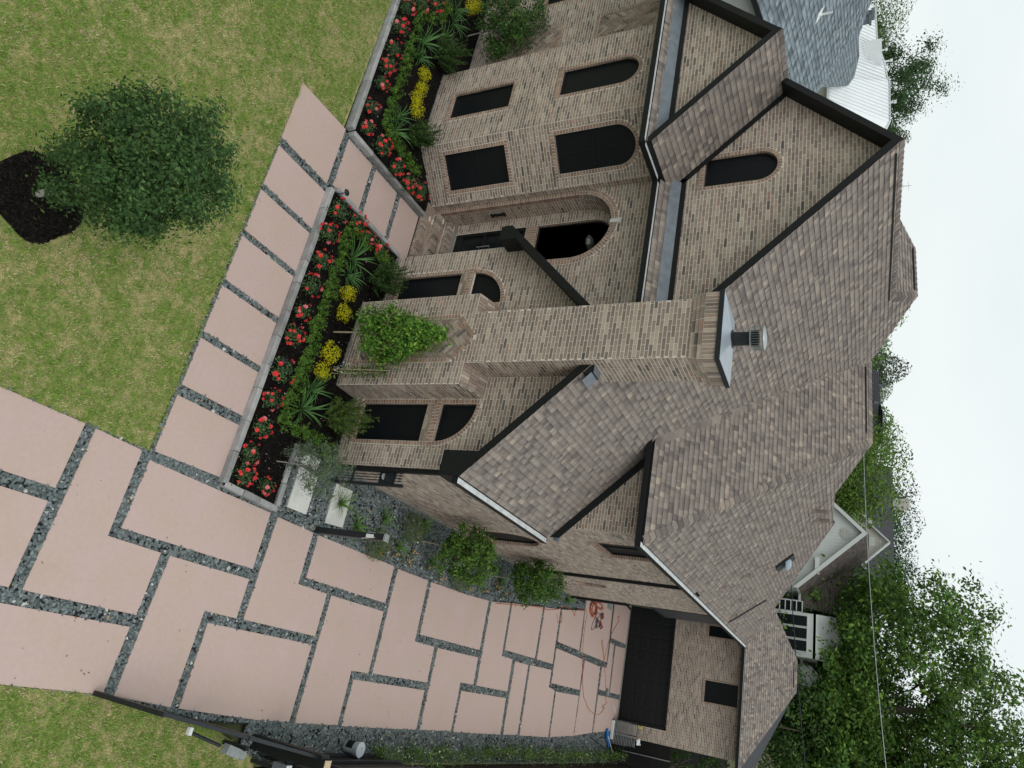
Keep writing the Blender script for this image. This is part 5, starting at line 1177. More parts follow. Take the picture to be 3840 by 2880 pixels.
# gate posts and the side gate
t = thing('gate_post', 'black square post with a white sensor between gravel and driveway', 'post', (-2.25, 11.87, 0)); b = MB(); b.box((-.065, -.065, 0), (.065, .065, 1.86)); b.build('post', M['black_metal'], t); b = MB(); b.box((-.075, -.075, 1.86), (.075, .075, 1.90)); b.build('cap', M['grey_paint'], t)
b = MB(); b.box((-.075, -.05, 1.42), (-.066, .05, 1.60)); b.box((-.03, -.085, 1.42), (.045, -.066, 1.60)); b.build('sensor', M['white_plastic'], t); b = MB(); b.tube([(0, -.08, 1.60), (.03, -.09, 1.66), (.05, -.08, 1.5), (.07, -.06, 1.3)], .006, 5); b.build('wire', M['white_plastic'], t)
t = thing('side_gate', 'black iron pedestrian gate between the house corner and gravel', 'gate', (-3.70, 11.86, 0)); b = MB(); b.box((.30, -.035, 0), (.36, .03, 1.95)); b.build('gate_frame', M['black_metal'], t)
for x in (.05, .11, .17, .23):
    b = MB(); b.bar((x, 0, .1), (x, 0, 1.80), .016); b.lathe((x, 0, 1.80), [(.008, 0), (.022, .03), (.002, .12)], 8); b.build('picket', M['black_metal'], t)
b = MB()
for z in (.12, .55, 1.30, 1.68): b.box((.0, -.015, z), (.30, .015, z + .035))
b.build('rail', M['black_metal'], t); b = MB(); b.box((.02, -.02, 1.32), (.29, .02, 1.67)); b.build('lock_panel', M['black_metal'], t)
b = MB(); b.lathe((.155, -.03, 1.42), [(.07, 0), (.075, .01), (.06, .02)], 14); b.build('lock_ring', M['grey_paint'], t)
# steel beam of the open gate along the lawn edge and its operator
t = thing('driveway_gate', 'black driveway gate leaf standing open along the right lawn edge', 'gate', (1.87, 11.85, 0)); gd_ = np.array([-.54, -3.75, 0]); gn = gd_ / np.linalg.norm(gd_); b = MB()
for z, h in ((.10, .07), (.85, .05), (1.62, .08)): b.bar(np.array((0, 0, z)), gd_ + (0, 0, z), .055, h)
b.build('rail', M['black_metal'], t)
for q in (0, .5, 1.0): b = MB(); b.bar(gd_ * q + (0, 0, .05), gd_ * q + (0, 0, 1.675), .07, .07, up=(1, 0, 0)); b.build('stile', M['black_metal'], t)
pm_ = None
for i in range(1, 30):
    if i == 15: continue
    if pm_ is None: b = MB(); b.bar((0, 0, .12), (0, 0, 1.6), .018); pm_ = b.mesh('picket')
    o = link('picket', pm_, M['black_metal'], t); o.location = gd_ * i / 30
t = thing('wood_post', 'thick black post with bare tan wooden top by the gate operator', 'post', (1.98, 11.95, 0)); b = MB(); b.box((-.09, -.09, 0), (.09, .09, 1.84)); b.build('post', M['black_trim'], t); b = MB(); b.box((-.088, -.088, 1.84), (.088, .088, 1.852)); b.build('top', M['tan_wood'], t)
b = MB(); b.box((-.16, -.13, 0), (-.092, .09, 1.78)); b.build('facing_board', M['black_trim'], t)
t = thing('gate_operator', 'dark grey gate opener arm with white bracket above the lawn edge', 'gate opener', (2.02, 11.0, .55)); b = MB(); b.tube([(-.28, -1.25, 0), (-.1, -.55, .05)], .03, 8); b.build('piston', M['black_metal'], t); b = MB(); b.obox((-.02, -.25, .07), (.04, .16, .01), (.075, -.02, 0), (0, 0, .07)); b.obox((.03, -.02, .07), (.03, .10, .0), (.06, -.01, 0), (0, 0, .05)); b.build('motor', M['grey_paint'], t)
b = MB(); b.box((-.36, -1.32, -.03), (-.24, -1.25, .04)); b.build('bracket', M['white_plastic'], t); b = MB(); b.box((-.09, .1, -.55), (-.02, .2, .04)); b.build('support', M['black_metal'], t)
t = thing('control_box', 'grey gate control box with a white sticker next to the thick post', 'control box', (2.28, 12.02, .6)); b = MB(); b.box((-.12, -.08, 0), (.12, .08, .34)); b.build('case', mat('box_case', (.13, .14, .17), .5), t); b = MB(); b.box((-.11, -.075, .341), (0.0, .075, .343)); b.build('sticker', M['white_plastic'], t); b = MB(); b.box((-.03, -.03, -.6), (.03, .03, 0)); b.build('stand', M['black_metal'], t)
# bucket
t = thing('bucket', 'grey plastic bucket with a pale lid standing on gravel by the fence', 'bucket', (1.98, 14.98, 0)); b = MB(); b.lathe((0, 0, 0), [(.135, 0), (.150, .36)], 28); b.lathe((0, 0, .30), [(.157, 0), (.157, .02)], 28); b.lathe((0, 0, .345), [(.162, 0), (.164, .04)], 28); b.build('pail', M['bucket'], t)
b = MB(); b.lathe((0, 0, .387), [(.163, 0), (.163, .016), (.150, .017), (.146, .010), (.01, .011)], 28); b.build('lid', M['bucket_lid'], t); b = MB(); b.lathe((-.035, .03, .399), [(.035, 0), (.02, .002)], 12); b.build('stain', mat('lid_stain', (.62, .50, .36), .7), t)
b = MB(); aa = np.linspace(-.7, .7, 8)
for q, w in zip(aa[:-1], aa[1:]):
    g = lambda a, z: (-.1445 * math.cos(a + .9) - .003, -.1445 * math.sin(a + .9) - .003, z)
    b.poly([g(q, .06), g(w, .06), g(w, .25), g(q, .25)])
b.build('label', M['black_trim'], t); b = MB(); b.bar((.16, .02, .38), (.24, .06, .37), .02); b.build('handle_grip', M['white_plastic'], t)
# fence boards
t = thing('board_fence', 'dark stained board fence along the right side of the gravel', 'fence', (2.38, 12.1, 0)); v = []
for k in range(4):
    b = MB(); c = np.array((.020, .021, .020) if k < 2 else (.030, .022, .017)) * (.7 + .25 * k); b.box((0, 0, .03), (.022, .128, 1.82), tuple(c)); v.append(b.mesh('board'))
for i in range(186): o = link('board', v[int(rng.integers(0, 2)) if i < 28 else 2 + int(rng.integers(0, 2))], M['fence_wood'], t); o.location = (rng.uniform(-.004, .004), i * .134, rng.uniform(-.012, .012))
b = MB()
for z in (.3, .95, 1.6): b.box((.024, 0, z), (.07, 24.9, z + .085), (.02, .016, .013))
b.build('rail', M['fence_wood'], t); b = MB()
for i in range(11): b.box((.072, i * 2.45, 0), (.16, i * 2.45 + .09, 1.85), (.02, .016, .013))
b.build('fence_post', M['fence_wood'], t); b = MB(); b.box((-.04, 0, 1.835), (.10, 24.9, 1.87), (.022, .022, .022)); b.build('cap_rail', M['fence_wood'], t)
t = thing('black_fence', 'black panel fence with rails near the gate operator', 'fence', (2.10, 11.9, 0)); b = MB(); b.box((.06, .25, .05), (.10, 4.2, 1.5)); b.build('panel', M['black_trim'], t); b = MB()
for z in (.15, .8, 1.45): b.box((.0, .12, z), (.055, 4.2, z + .06))
b.build('rail', M['black_metal'], t); b = MB(); b.box((-.01, .9, 0), (.07, 1.0, 1.56)); b.build('fence_post', M['black_metal'], t)
# orange extension cord
def path3(pts, z=.014): return [(x, y, z) for x, y in pts]
def smooth(pts, k=6):
    pts = [np.array(p, float) for p in pts]; out = []
    for i in range(len(pts) - 1):
        a, p, q, e = pts[max(i - 1, 0)], pts[i], pts[i + 1], pts[min(i + 2, len(pts) - 1)]
        for j in range(k): s = j / k; out.append(.5 * ((2 * p) + (q - a) * s + (2 * a - 5 * p + 4 * q - e) * s * s + (-a + 3 * p - 3 * q + e) * s ** 3))
    return out + [pts[-1]]
t = thing('extension_cord', 'orange extension cord with a coil at the wall running over the driveway slabs', 'cord', (-3.3, 30, 0)); b = MB((-3.3, 30, 0))
b.tube(smooth(path3([(-2.3, 21.0), (-2.5, 22.4), (-2.75, 24.2), (-2.83, 25.26), (-3.02, 26.31), (-3.25, 27.05), (-3.20, 27.96), (-3.07, 28.23), (-3.31, 28.32), (-3.53, 29.37), (-3.35, 29.68), (-3.08, 29.65), (-2.62, 29.64), (-2.06, 29.75), (-1.62, 29.85), (-1.28, 30.04), (-.28, 30.61), (-.02, 30.98), (.29, 31.64), (.42, 32.43), (.43, 33.05), (.27, 33.48), (.07, 33.75), (.13, 33.55), (.05, 33.45), (-.03, 33.77), (-.10, 33.96), (-.29, 33.73), (-.50, 33.71), (-1.2, 33.3), (-1.80, 32.78), (-2.09, 32.91), (-2.74, 33.13), (-3.26, 33.61), (-3.79, 34.21), (-4.03, 34.20), (-3.92, 34.01)])), .011, 5); b.tube(smooth(path3([(-1.80, 32.78), (-2.12, 32.55), (-2.48, 32.13), (-2.64, 32.19), (-2.44, 32.36), (-2.1, 32.6), (-1.85, 32.85)], .018)), .011, 5); b.tube(smooth(path3([(-2.85, 26.3), (-2.6, 26.5), (-2.55, 26.75), (-2.75, 26.9), (-3.0, 26.75)])), .011, 5)
b.build('cable', M['orange'], t); b = MB((-3.3, 30, 0)); r = np.random.default_rng(5)
for k in range(9):
    a0 = r.uniform(0, 6.28); rx, ry = r.uniform(.22, .34), r.uniform(.32, .48); b.tube([(-3.72 + r.normal(0, .03) + rx * math.cos(a0 + s), 30.3 + ry * math.sin(a0 + s), .02 + .012 * k + .01 * math.sin(3 * s)) for s in np.linspace(0, 6.28, 26)], .012, 5)
for k in range(3): b.tube([(-4.02 + .04 * k + .12 * math.cos(s), 31.0 + .55 * math.sin(s), .03 + .02 * k) for s in np.linspace(0, 6.28, 22)], .012, 5)
b.build('coil', M['orange'], t)
# power tool, brick, tools by the garage
t = thing('circular_saw', 'grey and dark red circular saw with its cord lying on the driveway slab', 'power saw', (-3.22, 31.05, 0)); b = MB(); b.lathe((0, 0, .13), [(.14, -.02), (.15, .0), (.14, .02)], 18); b.obox((0, 0, .03), (.22, .05, 0), (-.03, .12, 0), (0, 0, .012)); b.build('guard', M['steel'], t); b = MB(); b.tube([(-.15, .05, .14), (.02, .10, .2), (.16, .06, .15)], .05, 8); b.build('body', M['red'], t); b = MB(); b.tube([(.02, .14, .2), (.1, .22, .24), (.2, .14, .18)], .03, 7); b.build('handle', M['black_trim'], t)
b = MB(); b.tube(smooth(path3([(-.15, .05), (-.4, .3), (-.45, .0), (-.2, -.25), (.1, -.5), (.35, -.55), (.30, -.3), (.1, -.1)], .02)), .009, 5); b.build('cord', M['black_trim'], t)
b = MB((-3.61, 31.58, 0)); b.obox((-3.61, 31.58, .05), (.10, .06, 0), (-.05, .10, 0), (0, 0, .05), (.16, .07, .05)); o = b.build('loose_brick', M['brick'], None, (-3.61, 31.58, 0)); tag(o, 'dark red brick lying on the slab between coil and garage', 'brick')
b = MB((-4.35, 32.4, 0)); b.prism([(-4.6, 32.2, .16), (-4.1, 32.3, .12), (-4.05, 32.6, .12), (-4.6, 32.7, .2)], (0, 0, -.16)); o = b.build('dust_bag', M['grey_paint'], None, (-4.35, 32.4, 0)); tag(o, 'dark grey lump of a bag against the side wall near the garage', 'bag')
b = MB((.1, 35.2, 0)); b.bar((-.08, 35.03, .03), (.24, 35.5, .03), .035); o = b.build('white_strip', M['white_plastic'], None, (.1, 35.2, 0)); tag(o, 'thin white plastic strip lying before the garage door', 'strip')
b = MB((-.5, 33.7, 0)); b.obox((-.55, 33.75, .06), (.07, .12, 0), (-.10, .06, 0), (0, 0, .05)); o = b.build('hand_tool', M['grey_paint'], None, (-.5, 33.7, 0)); tag(o, 'small pale grey hand tool lying on the gravel joint before the garage', 'tool')
# stacked grey grating / slatted rack by the garage corner
t = thing('slatted_rack', 'grey slatted metal rack standing beside the garage door with junk on top', 'rack', (.92, 35.35, 0)); sm = None
for i in range(15):
    z = .10 + i * .073
    if sm is None: b = MB(); b.box((-.42, -.04, -.012), (.62, .04, .012)); sm = b.mesh('slat')
    o = link('slat', sm, M['grey_paint'], t); o.location = (0, -.06 + .008 * i, z); o.rotation_euler = (rng.uniform(-.25, .05), 0, rng.uniform(-.015, .015))
b = MB()
for x in (-.4, .1, .58): b.box((x, -.02, 0), (x + .04, .03, 1.2))
b.build('upright', M['black_metal'], t); b = MB(); b.box((-.36, -.25, .02), (.45, -.09, .13)); b.build('front_board', M['white_plastic'], t)
b = MB((0, 0, 0)); b.box((-.1, -.02, 0), (.02, .1, .10)); b.box((-.06, .0, .10), (-.02, .3, .14)); o = b.build('silver_clamp', M['steel'], None, (.98, 35.42, 1.21)); tag(o, 'silver clamp lying on top of the slatted rack', 'clamp')
b = MB(); r = np.random.default_rng(9)
for k in range(7): b.obox((r.normal(0, .10), r.normal(0, .06), .05 + r.uniform(0, .08)), (r.uniform(.05, .14), r.normal(0, .03), r.normal(0, .03)), (r.normal(0, .02), r.uniform(.04, .09), 0), (0, .01, r.uniform(.01, .03)))
o = b.build('plastic_bag', M['white_plastic'], None, (1.3, 35.5, 1.2)); tag(o, 'crumpled pale plastic sheet on the right end of the slatted rack', 'plastic bag')
b = MB(); b.lathe((0, 0, 0), [(.07, 0), (.075, .15), (.03, .17)], 12); o = b.build('yellow_can', M['yellow_metal'], None, (.62, 35.5, 1.21)); tag(o, 'small yellow can on the left end of the slatted rack', 'can')
t = thing('blue_spade', 'blue plastic tool with a pale handle leaning over gravel by the garage', 'tool', (1.45, 34.6, 0)); b = MB(); b.obox((-.25, -.1, .08), (.22, .10, .02), (-.05, .10, 0), (0, 0, .03)); b.obox((.12, .22, .08), (.14, .12, .0), (-.05, .05, 0), (0, 0, .02)); b.build('blade', M['blue'], t); b = MB(); b.tube([(-.2, -.1, .12), (.5, .75, .18)], .018, 7); b.build('handle', M['white_plastic'], t)
b = MB(); b.tube([(1.38, 32.35, .03), (1.9, 34.2, .5), (2.25, 35.6, .9)], .022, 6); o = b.build('black_pole', M['black_metal'], None); tag(o, 'thin black pole leaning from the gravel to the fence near the garage', 'pole')
t = thing('back_gate', 'black board gate closing the gap right of the garage corner', 'gate', (1.2, 37.6, 0))
b = MB(); b.box((0, 0, .03), (.128, .022, 2.3), (.012, .012, .012)); bm_ = b.mesh('board')
for i in range(10): o = link('board', bm_, M['fence_wood'], t); o.location = (-.02 + i * .132, rng.uniform(-.004, .004), 0)
b = MB(); b.box((.62, -.06, 0), (.66, -.001, 2.3)); b.build('post', M['grey_paint'], t)
tag(MB_sheet((1.2, 33.8), (9, 70)), kind='structure')
# security camera on the corner
t = thing('security_camera', 'black and silver floodlight camera under the right roof corner of the front wing', 'camera', (-3.72, 11.45, 3.18)); b = MB(); b.lathe((0, 0, -.14), [(.03, 0), (.062, .02), (.062, .10), (.04, .13)], 16); b.build('head', M['black_trim'], t); b = MB(); b.lathe((0, 0, .0), [(.025, 0), (.025, .06)], 12); b.build('joint', M['steel'], t); b = MB(); b.box((-.05, -.05, .06), (.05, .05, .12)); b.build('mount', M['black_metal'], t); b = MB(); b.box((-.012, -.07, .02), (.06, -.052, .10)); b.build('light', M['white_plastic'], t)
# hanging lantern in the entry
t = thing('pendant_lantern', 'faceted glass pendant hanging inside the entry arch', 'lamp', (-10.08, 12.92, 4.70)); b = MB(); b.lathe((0, 0, 0), [(.03, -.02), (.15, .0), (.21, .06), (.15, .13), (.04, .17)], 8); b.build('glass', M['crystal'], t); b = MB(); b.tube([(0, 0, .26), (0, 0, .72)], .006, 5); b.build('chain', M['black_metal'], t)

# ================================================================== NEIGHBOURS AND BACKGROUND
def wallbox(org, parent, name, a, e, m): b = MB(org); b.box(a, e); return b.build(name, M[m], parent)
def roof_with_shingles(org, parent, polys, colset, p, material, thick=.15, expo=.2, wmin=.3, wmax=.5, under='black_trim', lift=.012):
    st = dict(P=[], T=[], S=[]); tn = lambda n: np.array(colset)[rng.choice(len(colset), n, p=p)] * rng.uniform(.9, 1.1, (n, 1)); first = None
    for pts, u in polys:
        o = roof_slab('roof', pts, thick, under, parent, np.array(org, float)); first = first or o; shingle(pts, u, expo, st, lift, wmin, wmax, tn)
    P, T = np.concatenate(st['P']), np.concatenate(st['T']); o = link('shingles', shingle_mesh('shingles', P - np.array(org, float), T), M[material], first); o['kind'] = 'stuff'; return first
# grey slate coloured roof next door
O = (-29, 22, 0); t = thing('neighbour_house', 'house next door with a blue-grey shingle roof and a white wall under the eave', 'house', O)
h_ = np.array([-.4894, .8721, 0]); E0 = np.array([-28.41, 21.62, 6.80]); ea, eb = E0 - 6 * h_, E0 + 16.8 * h_
main = [tuple(ea), tuple(eb), (-39.95, 37.18, 8.32), (-44.12, 34.70, 11.32), (-46.4, 33.0, 13.1), (-40.3, 21.8, 13.1)]
_cs = [(.20, .24, .265), (.165, .20, .222), (.13, .16, .18), (.245, .29, .315), (.105, .13, .145)]
_e2 = np.array([-39.95, 37.18, 8.32]) - np.array([-36.63, 36.27, 6.8])
rf = roof_with_shingles(O, t, [(main, h_), ([(-44.12, 34.70, 11.32), (-46.18, 39.05, 10.55), (-52.12, 46.0, 10.58), (-57, 53.5, 9.9), (-44.83, 41.91, 8.75), (-39.95, 37.18, 8.32)], (-.65, .76, 0))], _cs, [.3, .25, .15, .2, .1], 'grey_shingle', expo=.30, wmin=.34, wmax=.40, lift=.02)
nrm = np.cross(h_, (0, 0, 1)); b = MB(O); c0 = E0 - nrm * .5 if False else E0 + np.array([-.62, -.35, 0]); b.obox(c0 + h_ * 5 - np.array((0, 0, 3.5)), h_ * 12, np.array([.87, .49, 0]) * .1, (0, 0, 3.4)); b.build('wall', M['white_paint'], t)
b = MB(O); b.obox(E0 + h_ * 5 - np.array((0, 0, .10)), h_ * 12, np.array([.87, .49, 0]) * .05, (0, 0, .11)); b.build('gutter', M['black_trim'], t)
b = MB(O); b.lathe((-35.74, 28.31, 8.75), [(.12, 0), (.06, .08), (.06, .62)], 10); b.build('vent_pipe', M['white_plastic'], rf); b = MB(O); b.obox((-35.6, 28.2, 8.72), (.25, 0, -.13), (0, .3, -.1), (.01, .01, .01)); b.build('flashing', M['white_plastic'], rf)
b = MB(O); b.box((-57.3, 46, 9.5), (-56.8, 46.5, 11.5)); b.box((-57.4, 45.9, 11.5), (-56.7, 46.6, 11.75)); b.box((-56.5, 46, 9.5), (-56.1, 46.4, 11.3)); b.box((-56.6, 45.9, 11.3), (-56.0, 46.5, 11.5)); b.build('chimney', M['grey_shingle'] if False else M['flashing'], t)
# white standing seam roofs
O = (-60, 52, 0); t = thing('metal_roof_house', 'house with a bright white standing seam metal roof behind the grey roof', 'house', O)
top = [(-69, 12.0), (-66.1, 12.05), (-63.6, 12.1), (-60.2, 12.75), (-58.8, 12.85), (-58.2, 13.05), (-53.3, 13.0), (-50.0, 11.8), (-47, 9.6)]
b = MB(O); s_ = MB(O)
for (x0, z0), (x1, z1) in zip(top[:-1], top[1:]):
    b.prism([(x0, 55, z0), (x1, 55, z1), (x1 * .92, 49, 8.2), (x0 * .92, 49, 8.2)], (0, 0, -.2)); b.prism([(x0, 55, z0), (x1, 55, z1), (x1, 62, 8.2), (x0, 62, 8.2)], (0, 0, -.2))
    n = max(1, int((x1 - x0) / .42))
    for i in range(n):
        f = (i + .5) / n; x, z = x0 + (x1 - x0) * f, z0 + (z1 - z0) * f; s_.bar((x, 55, z + .04), (x * .92 - 2.2, 49, 8.24), .05, .09)
    s_.bar((x0, 55, z0 + .05), (x1, 55, z1 + .05), .22, .10)
rf = b.build('roof', M['white_metal'], t); s_.build('seam', mat('seam_white', (.66, .69, .71), .5), rf)['kind'] = 'stuff'
wallbox(O, t, 'wall', (-60, 50.5, 0), (-46, 61, 8.2), 'white_paint'); wallbox(O, t, 'roof_box', (-61.7, 52.9, 10.4), (-59.7, 55.5, 12.45), 'white_metal')
for x, z in ((-62.5, 12.3), (-60.9, 12.7), (-55.5, 12.9)): b = MB(O); b.lathe((x, 55, z), [(.09, 0), (.08, .5), (.16, .52), (.14, .7)], 10); b.build('vent_pipe', M['white_plastic'], rf)
t = thing('utility_pole', 'dark wooden pole rising behind the main gable at left', 'pole', (-60.7, 62, 0)); b = MB(); b.lathe((0, 0, 0), [(.17, 0), (.12, 13.7)], 8); b.build('shaft', M['bark'], t); b = MB(); b.box((-.9, -.06, 12.9), (.9, .06, 13.05)); b.build('crossarm', M['bark'], t)
t = thing('roof_antenna', 'thin rooftop antenna showing above the main ridge', 'antenna', (-33.1, 40, 9.4)); b = MB(); b.bar((0, 0, 0), (0, 0, 4.05), .025); b.bar((-.35, 0, 3.9), (.35, 0, 3.9), .015); b.bar((-.25, 0, 3.6), (.25, 0, 3.6), .015); b.build('mast', M['steel'], t)
# dark slate roof far behind the second ridge
O = (-27, 60, 0); t = thing('dark_roof_house', 'far house with a dark slate roof just above the second ridge', 'house', O); q = [(-31.15, 11.53), (-30.9, 11.95), (-28.36, 11.96), (-27.3, 12.11), (-24.5, 12.05), (-23.67, 11.2)]; b = MB(O); b.prism([(x, 62, z) for x, z in q] + [(-21.6, 56, 8.6), (-30.6, 56, 8.6)], (0, 0, -.2)); b.prism([(x, 62, z) for x, z in q] + [(-22.5, 68, 8.6), (-32, 68, 8.6)], (0, 0, -.2)); rf = b.build('roof', M['dark_roof'], t)
b = MB(O)
for i in range(26): f = i / 26; b.bar((-30.8 + .2 * f, 61.9 - 5.9 * f, 11.93 - 3.3 * f), (-24.2 + 2.4 * f, 61.9 - 5.9 * f, 11.98 - 3.35 * f), .035, .03)
b.bar((-27.3, 61.9, 12.13), (-24.5, 61.9, 12.07), .15, .07); b.build('shingle_row', M['dark_roof'], rf)['kind'] = 'stuff'
wallbox(O, t, 'wall', (-30.5, 57, 0), (-22, 67, 8.6), 'stucco'); b = MB(O); b.lathe((-29.7, 62, 11.8), [(.13, 0), (.13, .5), (.2, .52), (.2, .62)], 10); b.lathe((-27.6, 61, 11.5), [(.13, 0), (.13, .4), (.2, .42), (.2, .5)], 10); b.build('vent_pipe', M['flashing'], rf)
# white sided house with two gables, brown roof
O = (-12.7, 48, 0); t = thing('white_house', 'white sided house with a round gable vent and brown roof behind the garage', 'house', O)
_br = [(.125, .105, .095), (.10, .085, .078), (.15, .125, .112), (.085, .072, .066)]
rr = lambda x, y: (x, y, 10.92 - 1.03 * (x + 12.71))
rf = roof_with_shingles(O, t, [([rr(-8.90, 47.7), rr(-8.90, 54.5), rr(-12.71, 54.5), rr(-12.71, 47.7)], (0, 1, 0)),
     ([(-9.35, 49.8, 7.0), (-8.15, 49.8, 7.0), (-8.35, 54.0, 9.95), (-11.8, 54.0, 9.95), (-11.6, 53.6, 9.67)], (1, 0, 0)), ([(-5.2, 50, 7.2), (-3.2, 50, 7.2), (-3.3, 54, 9.4), (-5.4, 54, 9.4)], (1, 0, 0))], _br, [.35, .3, .2, .15], 'old_roof', under='white_paint', expo=.16)
roof_slab('roof', [(-12.71, 47.7, 10.92), (-12.71, 54.5, 10.92), (-16.6, 54.5, 6.9), (-16.6, 47.7, 6.9)], .15, 'dark_roof', t, np.array(O, float))
b = MB(O); b.poly([(-16.3, 48, 0), (-9.1, 48, 0), (-9.1, 48, 7.1), (-12.71, 48, 10.75), (-16.3, 48, 7.1)]); b.box((-9.1, 48.002, 0), (-9.0, 55, 7.0)); b.build('wall', M['white_siding'], t)
k = 0
for i in range(34):
    x = -16.2 + i * .21; zt = min(10.7, 10.7 - 1.03 * abs(x + .1 + 12.71))
    if zt > 5.5: b = MB(O); b.box((x, 47.985, 4), (x + .198, 47.998, zt)); b.build('siding_board', M['white_siding'], t)
b = MB(O)
for s in (1, -1): b.prism([(-12.71, 47.68, 10.86), (-12.71, 47.68, 10.56), (-12.71 + s * 3.8, 47.68, 6.66), (-12.71 + s * 3.8, 47.68, 6.96)], (0, .14, 0))
b.box((-10.9, 47.7, 7.9), (-9.9, 47.98, 8.15)); b.build('bargeboard', M['white_paint'], t)
b = MB(O); b.lathe((0, 0, 0), [(.33, 0), (.33, .05), (.26, .05), (.26, .02)], 22); me = b.mesh('gable_vent'); o = link('gable_vent', me, M['stucco'], t); me.transform(Matrix.Translation((12.7, -48, 0)) if False else Matrix()); 
for v_ in me.vertices: v_.co = Vector(v_.co) + Vector(O)
o.location = Vector((-12.62, 47.97, 9.66)) - Vector(O); o.rotation_euler = (math.pi / 2, 0, 0)
b = MB(); [b.box((-.22, -.03 + j * 0, -.2 + j * .08), (.22, .0, -.165 + j * .08)) for j in range(6)]; o = b.build('louvre', M['white_paint'], t, Vector((-12.62, 47.93, 9.66)) - Vector(O))
b = MB(O); b.box((-7.5, 48.2, 0), (-4.9, 53.9, 8.0)); b.prism([(-7.5, 48.2, 8.0), (-4.9, 48.2, 8.0), (-5.2, 53.9, 9.3), (-8.3, 53.9, 9.8)], (0, 0, -.15)); b.box((-8.3, 48.6, 0), (-7.5, 53, 6.9)); b.build('wall', M['white_siding'], t)
for x in (-7.35, -6.62, -5.89): w = wallbox(O, t, 'window', (x, 48.12, 5.6), (x + .70, 48.21, 7.55), 'white_paint'); b = MB(O); b.box((x + .05, 48.105, 5.65), (x + .65, 48.118, 7.5)); b.build('pane', M['glass'], w); b = MB(O); b.box((x + .05, 48.10, 6.6), (x + .65, 48.104, 6.64)); b.build('bar', M['black_trim'], w)
w = wallbox(O, t, 'window', (-8.25, 48.5, 5.3), (-7.55, 48.61, 7.2), 'white_paint'); b = MB(O); b.box((-8.2, 48.485, 5.35), (-7.6, 48.498, 7.15)); b.build('pane', M['glass'], w)
for i in range(5): b = MB(O); b.box((-8.2, 48.44, 5.5 + i * .33), (-7.6, 48.484, 5.55 + i * .33)); b.build('louvre', M['white_paint'], w)
w = wallbox(O, t, 'dormer', (-4.55, 49.4, 5.5), (-3.4, 52.5, 7.6), 'white_paint'); b = MB(O); b.poly([(-4.55, 49.4, 7.6), (-3.4, 49.4, 7.6), (-3.95, 49.4, 8.3)]); b.prism([(-4.65, 49.2, 7.55), (-3.95, 49.2, 8.38), (-3.95, 53, 8.38), (-4.65, 53, 7.55)], (0, 0, -.1)); b.prism([(-3.3, 49.2, 7.55), (-3.95, 49.2, 8.38), (-3.95, 53, 8.38), (-3.3, 53, 7.55)], (0, 0, -.1)); b.build('dormer_roof', M['white_paint'], w); b = MB(O); b.box((-4.3, 49.37, 6.1), (-3.75, 49.398, 7.0)); b.build('pane', M['glass'], w)
b = MB(O); b.lathe((-4.15, 49.6, 8.35), [(.05, 0), (.32, .12), (.34, .14)], 16); b.build('satellite_dish', M['black_metal'], t)
O = (-10.5, 56, 0); t = thing('rear_gable_house', 'white gable with round vent half hidden by the oak tree', 'house', O); b = MB(O); b.poly([(-13.5, 56, 0), (-8.0, 56, 0), (-8.0, 56, 9.9), (-10.6, 56, 12.3), (-13.5, 56, 9.6)]); b.box((-13.5, 56.003, 0), (-8.0, 60, 9.5)); b.build('wall', M['white_siding'], t)
for i in range(22): x = -13.4 + i * .245; zt = 12.2 - .93 * abs(x + .11 + 10.6); b = MB(O); b.box((x, 55.985, 5), (x + .232, 55.998, zt)); b.build('siding_board', M['white_siding'], t)
b = MB(O)
for s in (1, -1): b.prism([(-10.6, 55.7, 12.42), (-10.6, 55.7, 12.2), (-10.6 + s * 2.9, 55.7, 9.5), (-10.6 + s * 2.9, 55.7, 9.72)], (0, 4.2, 0))
b.build('roof', M['white_paint'], t); b = MB(O); b.prism([(-10.95, 55.97, 11.1), (-10.25, 55.97, 11.1), (-10.25, 55.97, 11.6), (-10.95, 55.97, 11.6)], (0, .02, 0)); b.build('gable_vent', M['stucco'], t)
# stucco house with a wide dark roof
O = (-16, 62, 0); t = thing('stucco_house', 'beige stucco house with two white edged gables and a wide dark roof', 'house', O)
b = MB(O); b.poly([(-18.4, 62, 0), (-14.4, 62, 0), (-14.4, 62, 10.9), (-15.88, 62, 12.35), (-17.05, 62, 11.2), (-17.6, 61.99, 11.25), (-18.4, 62, 10.4)]); b.box((-19, 62.01, 0), (-13, 66, 9.8)); b.build('wall', M['stucco'], t)
b = MB(O)
for p, q in (((-15.88, 12.45), (-14.1, 10.7)), ((-15.88, 12.45), (-17.05, 11.28)), ((-17.05, 11.30), (-18.6, 9.85))): b.bar((p[0], 61.9, p[1]), (q[0], 61.9, q[1]), .35, .12)
b.build('bargeboard', M['white_paint'], t); b = MB(O); b.prism([(-24, 67, 12.95), (-12.8, 67, 12.9), (-12.3, 62.4, 9.6), (-23, 62.4, 9.6)], (0, 0, -.2)); b.prism([(-24, 67, 12.95), (-12.8, 67, 12.9), (-12.8, 72, 9.6), (-24, 72, 9.6)], (0, 0, -.2)); b.build('roof', M['dark_roof'], t); b = MB(O); b.box((-16.25, 61.97, 11.0), (-15.5, 61.99, 11.4)); b.box((-16.1, 61.97, 11.75), (-15.65, 61.99, 11.82)); b.build('gable_vent', M['white_paint'], t)
wallbox(O, t, 'chimney', (-21.2, 67.2, 12), (-20.4, 68, 14.2), 'stucco')

